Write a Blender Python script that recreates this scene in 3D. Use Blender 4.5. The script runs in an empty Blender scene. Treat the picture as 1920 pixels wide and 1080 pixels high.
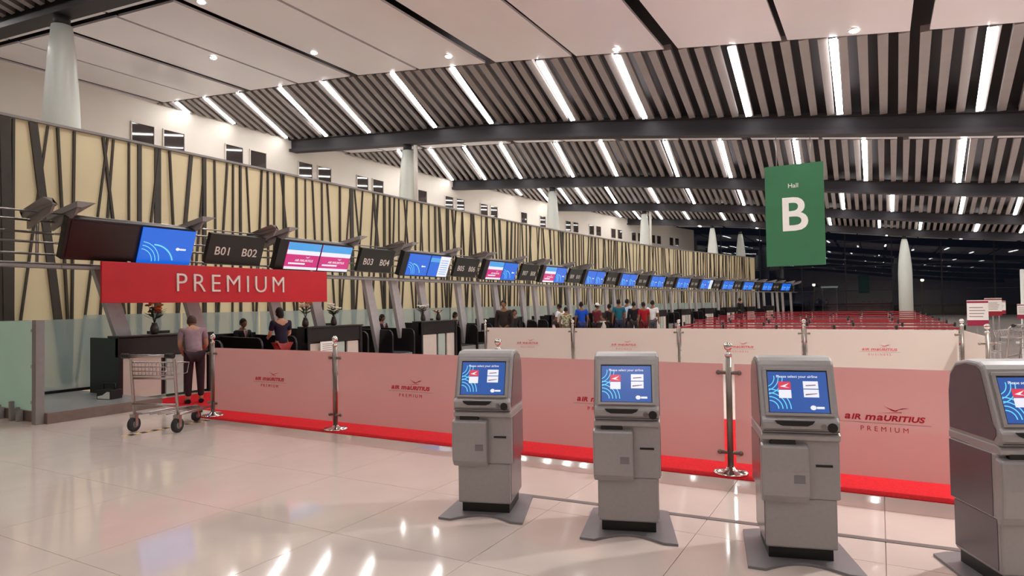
import bpy, bmesh, math, random
from mathutils import Vector, Matrix
random.seed(7)
R = math.radians
scene = bpy.context.scene
C = scene.collection

# ------------------------------------------------------------ camera, world, exposure
def make_camera():
    cd = bpy.data.cameras.new('camera'); co = bpy.data.objects.new('camera', cd); C.objects.link(co)
    cd.sensor_fit = 'HORIZONTAL'; cd.sensor_width = 36.0; cd.lens = 1217.0 / 1920.0 * 36.0
    cd.clip_start = 0.05; cd.clip_end = 500
    yaw, pitch, roll = R(29.43), R(1.44), R(0.85)
    fw = Vector((-math.sin(yaw) * math.cos(pitch), math.cos(yaw) * math.cos(pitch), math.sin(pitch)))
    r = Vector((math.cos(yaw), math.sin(yaw), 0)); u = r.cross(fw)
    c, s = math.cos(roll), math.sin(roll)
    r2 = c * r - s * u; u2 = c * u + s * r
    m = Matrix(((r2.x, u2.x, -fw.x, 0), (r2.y, u2.y, -fw.y, 0), (r2.z, u2.z, -fw.z, 1.69), (0, 0, 0, 1)))
    co.matrix_world = m
    scene.camera = co
make_camera()

world = bpy.data.worlds.new('night'); scene.world = world; world.use_nodes = True
world.node_tree.nodes['Background'].inputs[0].default_value = (0.006, 0.007, 0.012, 1)
world.node_tree.nodes['Background'].inputs[1].default_value = 1.0
vs = scene.view_settings
vs.view_transform = 'Standard'; vs.look = 'None'; vs.gamma = 1.0; vs.use_curve_mapping = False
vs.exposure = -0.36
STRIP = 26.0        # emission of the ceiling strip lights
scene.cycles.max_bounces = 10
scene.cycles.transparent_max_bounces = 24
scene.cycles.sample_clamp_indirect = 6.0

# ------------------------------------------------------------ materials
def srgb(r, g, b):
    f = lambda v: (v / 255 / 12.92) if v / 255 <= 0.04045 else ((v / 255 + 0.055) / 1.055) ** 2.4
    return (f(r), f(g), f(b), 1)

def mat(name, col, rough=0.5, metal=0.0, var=0.06, scale=8.0, bump=0.0, coat=0.0, spec=0.5, emit=0.0):
    m = bpy.data.materials.new(name); m.use_nodes = True
    nt = m.node_tree; p = nt.nodes['Principled BSDF']
    p.inputs['Roughness'].default_value = rough; p.inputs['Metallic'].default_value = metal
    p.inputs['Coat Weight'].default_value = coat; p.inputs['Coat Roughness'].default_value = 0.08
    p.inputs['Specular IOR Level'].default_value = spec
    tc = nt.nodes.new('ShaderNodeTexCoord'); nz = nt.nodes.new('ShaderNodeTexNoise')
    nz.inputs['Scale'].default_value = scale; nz.inputs['Detail'].default_value = 4
    nt.links.new(tc.outputs['Object'], nz.inputs['Vector'])
    rp = nt.nodes.new('ShaderNodeValToRGB')
    a, b = 1 - var, 1 + var
    rp.color_ramp.elements[0].position = 0.3; rp.color_ramp.elements[1].position = 0.7
    rp.color_ramp.elements[0].color = (col[0] * a, col[1] * a, col[2] * a, 1)
    rp.color_ramp.elements[1].color = (min(1, col[0] * b), min(1, col[1] * b), min(1, col[2] * b), 1)
    nt.links.new(nz.outputs['Fac'], rp.inputs['Fac'])
    nt.links.new(rp.outputs['Color'], p.inputs['Base Color'])
    if bump:
        bp = nt.nodes.new('ShaderNodeBump'); bp.inputs['Strength'].default_value = bump
        bp.inputs['Distance'].default_value = 0.004
        nt.links.new(nz.outputs['Fac'], bp.inputs['Height']); nt.links.new(bp.outputs['Normal'], p.inputs['Normal'])
    if emit:
        nt.links.new(rp.outputs['Color'], p.inputs['Emission Color']); p.inputs['Emission Strength'].default_value = emit
    return m

def emis(name, col, strength=1.0):
    m = bpy.data.materials.new(name); m.use_nodes = True
    nt = m.node_tree; p = nt.nodes['Principled BSDF']
    p.inputs['Base Color'].default_value = (0.02, 0.02, 0.02, 1); p.inputs['Roughness'].default_value = 0.25
    p.inputs['Emission Color'].default_value = col; p.inputs['Emission Strength'].default_value = strength
    return m

def frosted(name, col, clear, rough=0.35, tint=(1, 1, 1, 1), refl=0.5):
    """frosted sheet: part see-through, part scattering (per face of the sheet)"""
    m = bpy.data.materials.new(name); m.use_nodes = True
    nt = m.node_tree; p = nt.nodes['Principled BSDF']; out = nt.nodes['Material Output']
    p.inputs['Base Color'].default_value = col; p.inputs['Roughness'].default_value = rough
    p.inputs['Specular IOR Level'].default_value = refl
    tl = nt.nodes.new('ShaderNodeBsdfTranslucent'); tl.inputs['Color'].default_value = col
    tr = nt.nodes.new('ShaderNodeBsdfTransparent'); tr.inputs['Color'].default_value = tint
    m1 = nt.nodes.new('ShaderNodeMixShader'); m1.inputs[0].default_value = 0.45
    m2 = nt.nodes.new('ShaderNodeMixShader'); m2.inputs[0].default_value = clear
    nt.links.new(p.outputs[0], m1.inputs[1]); nt.links.new(tl.outputs[0], m1.inputs[2])
    nt.links.new(m1.outputs[0], m2.inputs[1]); nt.links.new(tr.outputs[0], m2.inputs[2])
    nt.links.new(m2.outputs[0], out.inputs['Surface'])
    return m

M = {}
M['floor'] = mat('polished_stone', srgb(222, 206, 196), rough=0.07, var=0.05, scale=1.7, coat=0.15, spec=0.5)
M['joint'] = mat('floor_joint', srgb(120, 108, 102), rough=0.5)
M['strip_metal'] = mat('expansion_joint_metal', srgb(128, 122, 120), rough=0.4, metal=0.3)
M['carpet'] = mat('red_carpet', srgb(200, 30, 38), rough=0.9, var=0.18, scale=60, bump=0.5, spec=0.1)
M['wall_white'] = mat('cream_plaster', srgb(218, 209, 199), rough=0.75, var=0.03, scale=0.6)
M['panel'] = mat('ceiling_panel_metal', srgb(226, 221, 225), rough=0.28, var=0.03, scale=0.5, coat=0.25)
M['soffit'] = mat('dark_soffit', srgb(38, 30, 32), rough=0.9)
M['slat'] = mat('grey_slat', srgb(138, 130, 128), rough=0.5, var=0.05, scale=2)
M['beam'] = mat('dark_steel', srgb(46, 42, 46), rough=0.6, var=0.08, scale=1, spec=0.3)
M['column'] = mat('column_paint', srgb(206, 208, 200), rough=0.35, var=0.02, scale=1)
M['batten'] = mat('dark_batten', srgb(58, 50, 42), rough=0.5, var=0.15, scale=3)
M['steel'] = mat('brushed_steel', srgb(176, 168, 164), rough=0.28, metal=0.9, var=0.05, scale=20)
M['postmetal'] = mat('bronze_grey_post', srgb(132, 122, 114), rough=0.3, metal=0.75, var=0.05, scale=20)
M['glassprint'] = mat('pale_red_print', srgb(206, 96, 100), rough=0.5)
M['chrome'] = mat('polished_chrome', srgb(225, 220, 216), rough=0.1, metal=1.0, var=0.02)
M['greymetal'] = mat('grey_painted_metal', srgb(142, 136, 134), rough=0.45, metal=0.2, var=0.05)
M['strut'] = mat('strut_grey', srgb(176, 170, 170), rough=0.45)
M['kiosk'] = mat('kiosk_silver', srgb(166, 161, 160), rough=0.36, metal=0.3, var=0.03, scale=40)
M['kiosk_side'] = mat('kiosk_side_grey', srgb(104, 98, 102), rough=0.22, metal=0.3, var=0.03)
M['kiosk_base'] = mat('kiosk_base_grey', srgb(128, 124, 126), rough=0.42, metal=0.2)
M['black'] = mat('black_laminate', srgb(26, 20, 22), rough=0.3, var=0.1)
M['blackplastic'] = mat('black_plastic', srgb(18, 17, 18), rough=0.4, var=0.1)
M['boardblack'] = mat('dark_sign_face', srgb(30, 30, 24), rough=0.5, var=0.1)
M['rubber'] = mat('rubber', srgb(44, 42, 44), rough=0.7)
M['beige'] = mat('beige_laminate', srgb(206, 190, 178), rough=0.4, var=0.03)
M['greengrey'] = mat('grey_green_laminate', srgb(176, 184, 174), rough=0.4, var=0.03)
M['red'] = mat('red_sign_face', srgb(196, 16, 34), rough=0.35, var=0.06, scale=2)
M['redprint'] = mat('red_print', srgb(196, 24, 48), rough=0.5)
M['greyprint'] = mat('grey_print', srgb(150, 120, 118), rough=0.5)
M['letter'] = mat('silver_letter', srgb(228, 222, 214), rough=0.35, metal=0.2)
M['white'] = mat('white_paint', srgb(236, 232, 226), rough=0.5, var=0.02)
M['green'] = mat('green_banner', srgb(48, 108, 72), rough=0.7, var=0.06, scale=1.5)
M['greenlabel'] = mat('green_label', srgb(70, 120, 60), rough=0.5)
M['belt'] = mat('red_belt_webbing', srgb(150, 30, 42), rough=0.8)
M['yellow'] = mat('yellow_tape', srgb(220, 190, 120), rough=0.6)
M['brown'] = mat('brown_stone', srgb(120, 100, 92), rough=0.45, var=0.1)
M['greyfloor'] = mat('grey_platform_vinyl', srgb(140, 140, 140), rough=0.35)
M['magenta'] = mat('magenta_board', srgb(150, 20, 60), rough=0.5)
M['leaf'] = mat('dark_leaf', srgb(52, 60, 36), rough=0.5, var=0.3)
M['flower_orange'] = mat('orange_flower', srgb(214, 110, 30), rough=0.6, var=0.3, scale=20)
M['flower_red'] = mat('red_flower', srgb(160, 30, 36), rough=0.6, var=0.3, scale=20)
M['flower_white'] = mat('white_flower', srgb(232, 226, 216), rough=0.6)
M['vase'] = mat('dark_vase', srgb(60, 48, 42), rough=0.3)
M['ground'] = mat('night_ground', srgb(40, 38, 42), rough=0.9)
M['glass_front'] = frosted('frosted_barrier_glass', srgb(228, 188, 184), 0.17, 0.22, refl=0.5)
M['glass_back'] = frosted('white_frosted_barrier', srgb(228, 218, 210), 0.05, 0.35)
M['glass_green'] = frosted('green_frosted_glass', srgb(206, 236, 220), 0.22, 0.3)
M['glass_blue'] = frosted('pale_blue_frosted_glass', srgb(206, 226, 228), 0.52, 0.12, refl=0.8)
M['strip'] = emis('strip_light_glow', (1.0, 0.985, 0.965, 1), STRIP)
M['downlight'] = emis('downlight_glow', (1.0, 0.93, 0.85, 1), 14.0)
M['blue'] = emis('screen_blue', srgb(0, 100, 216), 1.3)
M['deepblue'] = emis('screen_deep_blue', srgb(40, 84, 160), 1.3)
M['cyan'] = emis('screen_cyan', srgb(110, 214, 250), 1.3)
M['skyblue'] = emis('screen_sky', srgb(70, 160, 226), 1.3)
M['scrwhite'] = emis('screen_white', srgb(238, 236, 246), 1.3)
M['scrpink'] = emis('screen_pink', srgb(206, 40, 120), 1.3)
M['scrred'] = emis('screen_red', srgb(220, 60, 84), 1.3)
M['scrdark'] = mat('screen_off', srgb(22, 18, 14), rough=0.3)
M['sodium'] = emis('sodium_lamp', (1.0, 0.72, 0.3, 1), 30.0)
M['greenlit'] = emis('lit_sign_far', (0.5, 0.6, 0.5, 1), 0.35)

def facade_glass():
    m = bpy.data.materials.new('facade_glass'); m.use_nodes = True
    nt = m.node_tree; p = nt.nodes['Principled BSDF']; out = nt.nodes['Material Output']
    gl = nt.nodes.new('ShaderNodeBsdfGlossy'); gl.inputs['Roughness'].default_value = 0.015
    gl.inputs['Color'].default_value = (1, 1, 1, 1)
    tr = nt.nodes.new('ShaderNodeBsdfTransparent'); tr.inputs['Color'].default_value = (0.8, 0.82, 0.84, 1)
    fr = nt.nodes.new('ShaderNodeFresnel'); fr.inputs['IOR'].default_value = 1.5
    mx = nt.nodes.new('ShaderNodeMixShader')
    nt.links.new(fr.outputs[0], mx.inputs[0]); nt.links.new(tr.outputs[0], mx.inputs[1]); nt.links.new(gl.outputs[0], mx.inputs[2])
    nt.links.new(mx.outputs[0], out.inputs['Surface'])
    return m
M['facade'] = facade_glass()
M['darkglass'] = mat('dark_window_glass', srgb(62, 54, 52), rough=0.04, var=0.0, spec=1.0)

def wood_mat():
    m = mat('cream_cladding', srgb(226, 208, 166), rough=0.5, var=0.05, scale=0.8)
    return m
M['cladding'] = wood_mat()

# ------------------------------------------------------------ mesh helpers
class MB:
    def __init__(s): s.v = []; s.f = []; s.mi = []; s.sm = []
    def add(s, vs, fs, mi=0, smooth=False, xf=None):
        o = len(s.v)
        for p in vs:
            p = Vector(p)
            s.v.append(tuple(xf @ p) if xf else tuple(p))
        for f in fs:
            s.f.append(tuple(i + o for i in f)); s.mi.append(mi); s.sm.append(smooth)
        return s
    def box(s, x0, x1, y0, y1, z0, z1, mi=0, xf=None):
        v = [(x0, y0, z0), (x1, y0, z0), (x1, y1, z0), (x0, y1, z0), (x0, y0, z1), (x1, y0, z1), (x1, y1, z1), (x0, y1, z1)]
        f = [(0, 3, 2, 1), (4, 5, 6, 7), (0, 1, 5, 4), (1, 2, 6, 5), (2, 3, 7, 6), (3, 0, 4, 7)]
        return s.add(v, f, mi, False, xf)
    def hexa(s, a, mi=0):
        """8 corners, bottom ring then top ring"""
        f = [(0, 3, 2, 1), (4, 5, 6, 7), (0, 1, 5, 4), (1, 2, 6, 5), (2, 3, 7, 6), (3, 0, 4, 7)]
        return s.add(a, f, mi)
    def tube(s, pts, r, n=8, mi=0, xf=None, caps=True):
        pts = [Vector(p) for p in pts]
        rs = r if isinstance(r, (list, tuple)) else [r] * len(pts)
        v = []; f = []
        up = None
        for i, p in enumerate(pts):
            t = (pts[min(i + 1, len(pts) - 1)] - pts[max(i - 1, 0)])
            if t.length < 1e-9: t = Vector((0, 0, 1))
            t.normalize()
            if up is None: up = Vector((0, 0, 1)) if abs(t.z) < 0.9 else Vector((1, 0, 0))
            a = t.cross(up).normalized(); b = a.cross(t).normalized(); up = b
            for k in range(n):
                q = 2 * math.pi * k / n
                v.append(p + rs[i] * (math.cos(q) * a + math.sin(q) * b))
        for i in range(len(pts) - 1):
            for k in range(n):
                f.append((i * n + k, i * n + (k + 1) % n, (i + 1) * n + (k + 1) % n, (i + 1) * n + k))
        s.add(v, f, mi, True, xf)
        if caps:
            o = len(pts) - 1
            s.add([v[k] for k in range(n)], [tuple(reversed(range(n)))], mi, False, xf)
            s.add([v[o * n + k] for k in range(n)], [tuple(range(n))], mi, False, xf)
        return s
    def lathe(s, prof, n=20, mi=0, c=(0, 0, 0), xf=None):
        v = []; f = []
        for (r, z) in prof:
            for k in range(n):
                q = 2 * math.pi * k / n
                v.append((c[0] + r * math.cos(q), c[1] + r * math.sin(q), c[2] + z))
        for i in range(len(prof) - 1):
            for k in range(n):
                f.append((i * n + k, i * n + (k + 1) % n, (i + 1) * n + (k + 1) % n, (i + 1) * n + k))
        s.add(v, f, mi, True, xf)
        s.add([v[k] for k in range(n)], [tuple(reversed(range(n)))], mi, False, xf)
        m = (len(prof) - 1) * n
        s.add([v[m + k] for k in range(n)], [tuple(range(n))], mi, False, xf)
        return s
    def prism(s, poly, axis, a, b, mi=0, xf=None):
        """poly of 2-D points extruded along axis from a to b.  axis x: (y,z); y: (x,z); z: (x,y)"""
        def P(p, t):
            return {'x': (t, p[0], p[1]), 'y': (p[0], t, p[1]), 'z': (p[0], p[1], t)}[axis]
        n = len(poly)
        v = [P(p, a) for p in poly] + [P(p, b) for p in poly]
        f = [tuple(reversed(range(n))), tuple(range(n, 2 * n))] + [(i, (i + 1) % n, n + (i + 1) % n, n + i) for i in range(n)]
        return s.add(v, f, mi, False, xf)
    def ball(s, c, r, n=10, mi=0, sc=(1, 1, 1), xf=None):
        v = []; f = []
        for i in range(n + 1):
            th = math.pi * i / n
            for k in range(n):
                q = 2 * math.pi * k / n
                v.append((c[0] + sc[0] * r * math.sin(th) * math.cos(q), c[1] + sc[1] * r * math.sin(th) * math.sin(q), c[2] - sc[2] * r * math.cos(th)))
        for i in range(n):
            for k in range(n):
                f.append((i * n + k, i * n + (k + 1) % n, (i + 1) * n + (k + 1) % n, (i + 1) * n + k))
        return s.add(v, f, mi, True, xf)
    def mesh(s, name):
        me = bpy.data.meshes.new(name); me.from_pydata(s.v, [], s.f)
        me.polygons.foreach_set('material_index', s.mi); me.polygons.foreach_set('use_smooth', s.sm)
        bm = bmesh.new(); bm.from_mesh(me)
        bmesh.ops.remove_doubles(bm, verts=bm.verts, dist=1e-6)
        bmesh.ops.recalc_face_normals(bm, faces=bm.faces); bm.to_mesh(me); bm.free()
        return me

def link(name, me, mats=None, parent=None, bevel=0.0):
    o = bpy.data.objects.new(name, me); C.objects.link(o)
    if mats is not None and not me.materials:
        for m in (mats if isinstance(mats, (list, tuple)) else [mats]): me.materials.append(m)
    if parent: o.parent = parent
    if bevel:
        b = o.modifiers.new('bevel', 'BEVEL'); b.width = bevel; b.segments = 2; b.limit_method = 'ANGLE'; b.angle_limit = R(40)
    return o
def obj(name, mb, mats, parent=None, bevel=0.0):
    return link(name, mb.mesh(name), mats, parent, bevel)
def tag(o, label=None, cat=None, group=None, kind=None):
    if label: o['label'] = label
    if cat: o['category'] = cat
    if group: o['group'] = group
    if kind: o['kind'] = kind
    return o
def thing(name, loc=(0, 0, 0), rz=0.0, label=None, cat=None, group=None):
    o = bpy.data.objects.new(name, None); C.objects.link(o); o.empty_display_size = 0.1
    o.location = loc; o.rotation_euler = (0, 0, rz)
    return tag(o, label, cat, group)
def struct(name, mb, mats, parent=None):
    o = obj(name, mb, mats, parent)
    o['kind'] = 'structure'
    return o
def copy_tree(o, parent=None):
    c = o.copy(); C.objects.link(c)
    if parent: c.parent = parent
    for ch in list(o.children): copy_tree(ch, c)
    return c
ORD = ['first', 'second', 'third', 'fourth', 'fifth', 'sixth', 'seventh', 'eighth', 'ninth', 'tenth', 'eleventh', 'twelfth',
       'thirteenth', 'fourteenth', 'fifteenth', 'sixteenth', 'seventeenth', 'eighteenth', 'nineteenth', 'twentieth',
       'twenty-first', 'twenty-second', 'twenty-third', 'twenty-fourth']

_tc = {}
def text_mesh(body, size, ext=0.001, space=1.0, shear=0.0, bold=0.0, align='CENTER'):
    """lettering as a mesh: reads along +x, up +z, faces -y"""
    k = (body, size, ext, space, shear, bold, align)
    if k in _tc: return _tc[k]
    cu = bpy.data.curves.new('lettering', 'FONT'); cu.body = body; cu.size = size; cu.extrude = ext
    cu.space_character = space; cu.shear = shear; cu.align_x = align; cu.align_y = 'CENTER'; cu.offset = bold
    cu.resolution_u = 4
    o = bpy.data.objects.new('lettering', cu); C.objects.link(o)
    dg = bpy.context.evaluated_depsgraph_get()
    me = bpy.data.meshes.new_from_object(o.evaluated_get(dg)); me.name = 'lettering'
    me.transform(Matrix.Rotation(R(90), 4, 'X')); me.materials.clear()
    bpy.data.objects.remove(o); bpy.data.curves.remove(cu)
    _tc[k] = me
    return me
def text(name, body, size, m, parent, loc=(0, 0, 0), ext=0.001, space=1.0, shear=0.0, bold=0.0, xf=None, align='CENTER'):
    me = text_mesh(body, size, ext, space, shear, bold, align).copy()
    me.transform((xf if xf else Matrix.Identity(4)) @ Matrix.Translation(loc))
    return link(name, me, m, parent)

# ------------------------------------------------------------ plan curves (the hall bends to the right)
def arc(X0, Y0, Rr, s):
    """point and heading of a line that runs along +y and bends right after Y0"""
    if s <= Y0: return X0, s, 0.0
    a = (s - Y0) / Rr
    return X0 + Rr * (1 - math.cos(a)), Y0 + Rr * math.sin(a), a
WOOD = lambda s: arc(-16.55, 27, 150, s)
WHITE = lambda s: arc(-25.0, 30, 195, s)
GANT = lambda s: arc(-12.0, 27, 160, s)
BACK = lambda s: arc(-14.3, 27, 157.7, s)

def roof_z(x, y=0.0):
    pts = [(-40, 11.0), (-30, 10.35), (-23, 9.75), (-14, 9.02), (-9, 8.43), (-4, 7.77), (1, 7.1), (4, 6.72), (11, 6.0), (20, 5.3), (40, 4.5)]
    z = pts[-1][1]
    for (a, za), (b, zb) in zip(pts, pts[1:]):
        if x <= b:
            z = za + (zb - za) * (x - a) / (b - a); break
    return z + (0.013 * (y - 22.5) if y > 22.5 else 0.0)

# ------------------------------------------------------------ floor
def build_floor():
    mb = MB()
    mb.box(-30, 26, -14, 79, -0.3, -0.02)
    tx0, ty0, nx, ny, t = -15.6, -1.2, 18, 7, 1.2
    X1, Y1 = tx0 + nx * t, ty0 + ny * t
    for (a, b, c, d) in ((-30, tx0, -14, 79), (X1, 26, -14, 79), (tx0, X1, -14, ty0), (tx0, X1, Y1, 79)):
        mb.box(a, b, c, d, -0.02, 0)
    fl = struct('floor', mb, M['floor'])
    g = 0.0025
    me = None
    for i in range(nx):
        for j in range(ny):
            if me is None:
                b = MB(); b.box(g, t - g, g, t - g, 0, 0.02)
                me = b.mesh('tile'); me.materials.append(M['floor'])
            o = link('tile', me, None, fl); o.location = (tx0 + i * t, ty0 + j * t, -0.02)
    # expansion joint strip let into the floor
    mb = MB(); mb.hexa([(-2.95, 5.04, -0.005), (2.2, 5.36, -0.005), (2.2, 5.42, -0.005), (-2.95, 5.10, -0.005),
                        (-2.95, 5.04, 0.004), (2.2, 5.36, 0.004), (2.2, 5.42, 0.004), (-2.95, 5.10, 0.004)])
    struct('trim_1', mb, M['strip_metal'])
    mb = MB()
    mb.prism([(-9.36, 6.42), (1.9, 6.42), (1.9, 9.6), (-11.85, 9.6), (-11.85, 6.95), (-9.36, 6.95)], 'z', 0.0, 0.008)
    tag(obj('carpet', mb, M['carpet']), 'bright red carpet laid in front of the check-in desks behind the glass', 'carpet')
build_floor()

# ------------------------------------------------------------ walls
def strip_wall(fn, s0, s1, n, z0, z1, th, name, m, top=None):
    mb = MB()
    for i in range(n):
        a, b = s0 + (s1 - s0) * i / n, s0 + (s1 - s0) * (i + 1) / n
        xa, ya, ha = fn(a); xb, yb, hb = fn(b)
        na = Vector((-math.cos(ha), math.sin(ha), 0)) * th; nb = Vector((-math.cos(hb), math.sin(hb), 0)) * th
        A, B = Vector((xa, ya, 0)), Vector((xb, yb, 0))
        ring = [A, B, B + nb, A + na]
        mb.hexa([(p.x, p.y, z0) for p in ring] + [(p.x, p.y, top(p.x, p.y) if top else z1) for p in ring])
    return struct(name, mb, m)

WOOD_END = 69.0
wall_left = strip_wall(WOOD, -13, WOOD_END, 40, 0, 6.0, 0.3, 'wall_left', M['cladding'])
def build_battens():
    # dark battens in irregular zigzags over the pale cladding
    rnd = random.Random(21)
    s = -12.0; up = True
    items = []
    while s < WOOD_END - 0.6:
        near = s < 26
        w = rnd.choice([0.035, 0.04, 0.045, 0.05, 0.05, 0.06, 0.1]) if rnd.random() < 0.95 else 0.17
        lean = rnd.choice([-1, 1]) * rnd.choice([0.0, 0.06, 0.3, 0.42, 0.55, 0.7])
        items.append((s, lean, w))
        s += rnd.uniform(0.16, 0.48) if near else rnd.uniform(0.22, 0.5)
    items += [(6.9, -0.12, 0.2)]
    for (s, lean, w) in items:
        def pt(ss, off, z):
            x, y, h = WOOD(min(max(ss, -12.9), WOOD_END - .05))
            return (x + math.cos(h) * off, y - math.sin(h) * off, z)
        a, b = s - lean / 2, s + lean / 2
        mb = MB()
        q = rnd.uniform(.035, .075)
        mb.hexa([pt(a - w / 2, 0, 0.02), pt(a - w / 2, q, 0.02), pt(a + w / 2, q, 0.02), pt(a + w / 2, 0, 0.02),
                 pt(b - w / 2, 0, 5.95), pt(b - w / 2, q, 5.95), pt(b + w / 2, q, 5.95), pt(b + w / 2, 0, 5.95)])
        obj('batten', mb, M['batten'], wall_left)
    mb = MB()
    n = 40
    for i in range(n):
        a, b = -13 + (WOOD_END + 13) * i / n, -13 + (WOOD_END + 13) * (i + 1) / n
        xa, ya, ha = WOOD(a); xb, yb, hb = WOOD(b)
        mb.hexa([(xa + .07, ya, 5.97), (xb + .07, yb, 5.97), (xb - .3, yb, 5.97), (xa - .3, ya, 5.97), (xa + .07, ya, 6.03), (xb + .07, yb, 6.03), (xb - .3, yb, 6.03), (xa - .3, ya, 6.03)])
    struct('trim_2', mb, M['greymetal'])
build_battens()

WHITE_END = 78.5
strip_wall(WHITE, -13, WHITE_END, 40, 0, 9.45, 0.3, 'wall_upper_left', M['wall_white'], lambda x, y: roof_z(x, y) + 0.06)
def build_ledge():
    mb = MB(); n = 30
    for i in range(n):
        a, b = -13 + 81.5 * i / n, -13 + 81.5 * (i + 1) / n
        xa, ya, _ = WOOD(a); xb, yb, _ = WOOD(b); xc, yc, _ = WHITE(b); xd, yd, _ = WHITE(a)
        q = [(xa - .3, ya), (xb - .3, yb), (xc, yc), (xd, yd)]
        mb.hexa([(p[0], p[1], 5.4) for p in q] + [(p[0], p[1], 5.55) for p in q])
    struct('trim_3', mb, M['wall_white'])
build_ledge()
def build_upper_windows():
    n = 2
    for k in range(15):
        for off in (0.0, 1.29):
            s = 14.48 + 4.15 * k + off + 0.49
            if k == 7 and off == 0.0: continue
            x, y, h = WHITE(s)
            w = thing('window_%d' % n, (x + math.cos(h) * 0.012, y - math.sin(h) * 0.012, 8.52), R(90) - h); w['kind'] = 'structure'
            f = MB()
            for (a, b, c, d) in ((-.48, .48, .44, .48), (-.48, .48, -.48, -.44), (-.48, -.44, -.44, .44), (.44, .48, -.44, .44)):
                f.box(a, b, -.05, 0, c, d)
            obj('window_frame', f, M['wall_white'], w)
            g = MB(); g.box(-.44, .44, -.012, 0, -.44, .44)
            obj('pane', g, M['darkglass'], w)
            n += 1
build_upper_windows()
mb = MB(); mb.box(-30, 26, -14.3, -14, 0, 10); struct('wall_back', mb, M['wall_white'])
mb = MB(); mb.box(26, 26.3, -14, 79, 0, 6); struct('wall_right', mb, M['wall_white'])

# ------------------------------------------------------------ glass end wall
FY = 78.0
def build_facade():
    w = thing('window_1', (0, FY, 0)); w['kind'] = 'structure'
    xs = [-24.5 + 4.3 * i for i in range(13)]
    zs = [0.0, 2.6, 5.2, 7.8, 11.4]
    for x in xs:
        b = MB(); b.box(x - .05, x + .05, -.12, .1, 0, 11.4); obj('mullion', b, M['beam'], w)
    for z in zs[1:4]:
        b = MB(); b.box(xs[0], xs[-1], -.06, .05, z - .04, z + .04); obj('transom', b, M['beam'], w)
    me = {}
    for i in range(len(xs) - 1):
        for j in range(len(zs) - 1):
            if j not in me:
                b = MB(); b.box(-2.1, 2.1, 0, .012, zs[j] + .04, zs[j + 1] - .04); me[j] = b.mesh('pane'); me[j].materials.append(M['facade'])
            o = link('pane', me[j], None, w); o.location = ((xs[i] + xs[i + 1]) / 2, 0, 0)
    g = MB(); g.box(-80, 80, FY + .2, 200, -.3, -.05)
    tag(obj('outside_ground', g, M['ground']), kind='structure')
build_facade()
for (x, z, y, lab) in ((4.77, 3.74, 95.7, 'amber street lamp outside, right of the white column'), (-7.45, 3.48, 95.7, 'amber street lamp outside, below the green hanging sign')):
    t = thing('street_lamp', (x, y, -.05), 0, lab, 'lamp')
    b = MB(); b.tube([(0, 0, 0), (0, 0, z + .3), (0, -.5, z + .45)], 0.07, 8); obj('pole', b, M['greymetal'], t)
    b = MB(); b.box(-.22, .22, -.95, -.45, z + .36, z + .5); obj('lamp_head', b, M['greymetal'], t)
    b = MB(); b.ball((0, -.7, z + .26), 0.17, 10); obj('lamp_globe', b, M['sodium'], t)

t = thing('lit_canopy', (-5.3, 90.0, -.05), 0, 'pale green lit canopy strip outside in the night, below the green hanging sign', 'canopy')
b = MB(); b.box(-.95, .95, -.1, .5, 3.2, 3.42); obj('light_band', b, M['greenlit'], t)
for x in (-.8, .8):
    b = MB(); b.box(x - .05, x + .05, .1, .3, 0, 3.2); obj('post', b, M['greymetal'], t)

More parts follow.
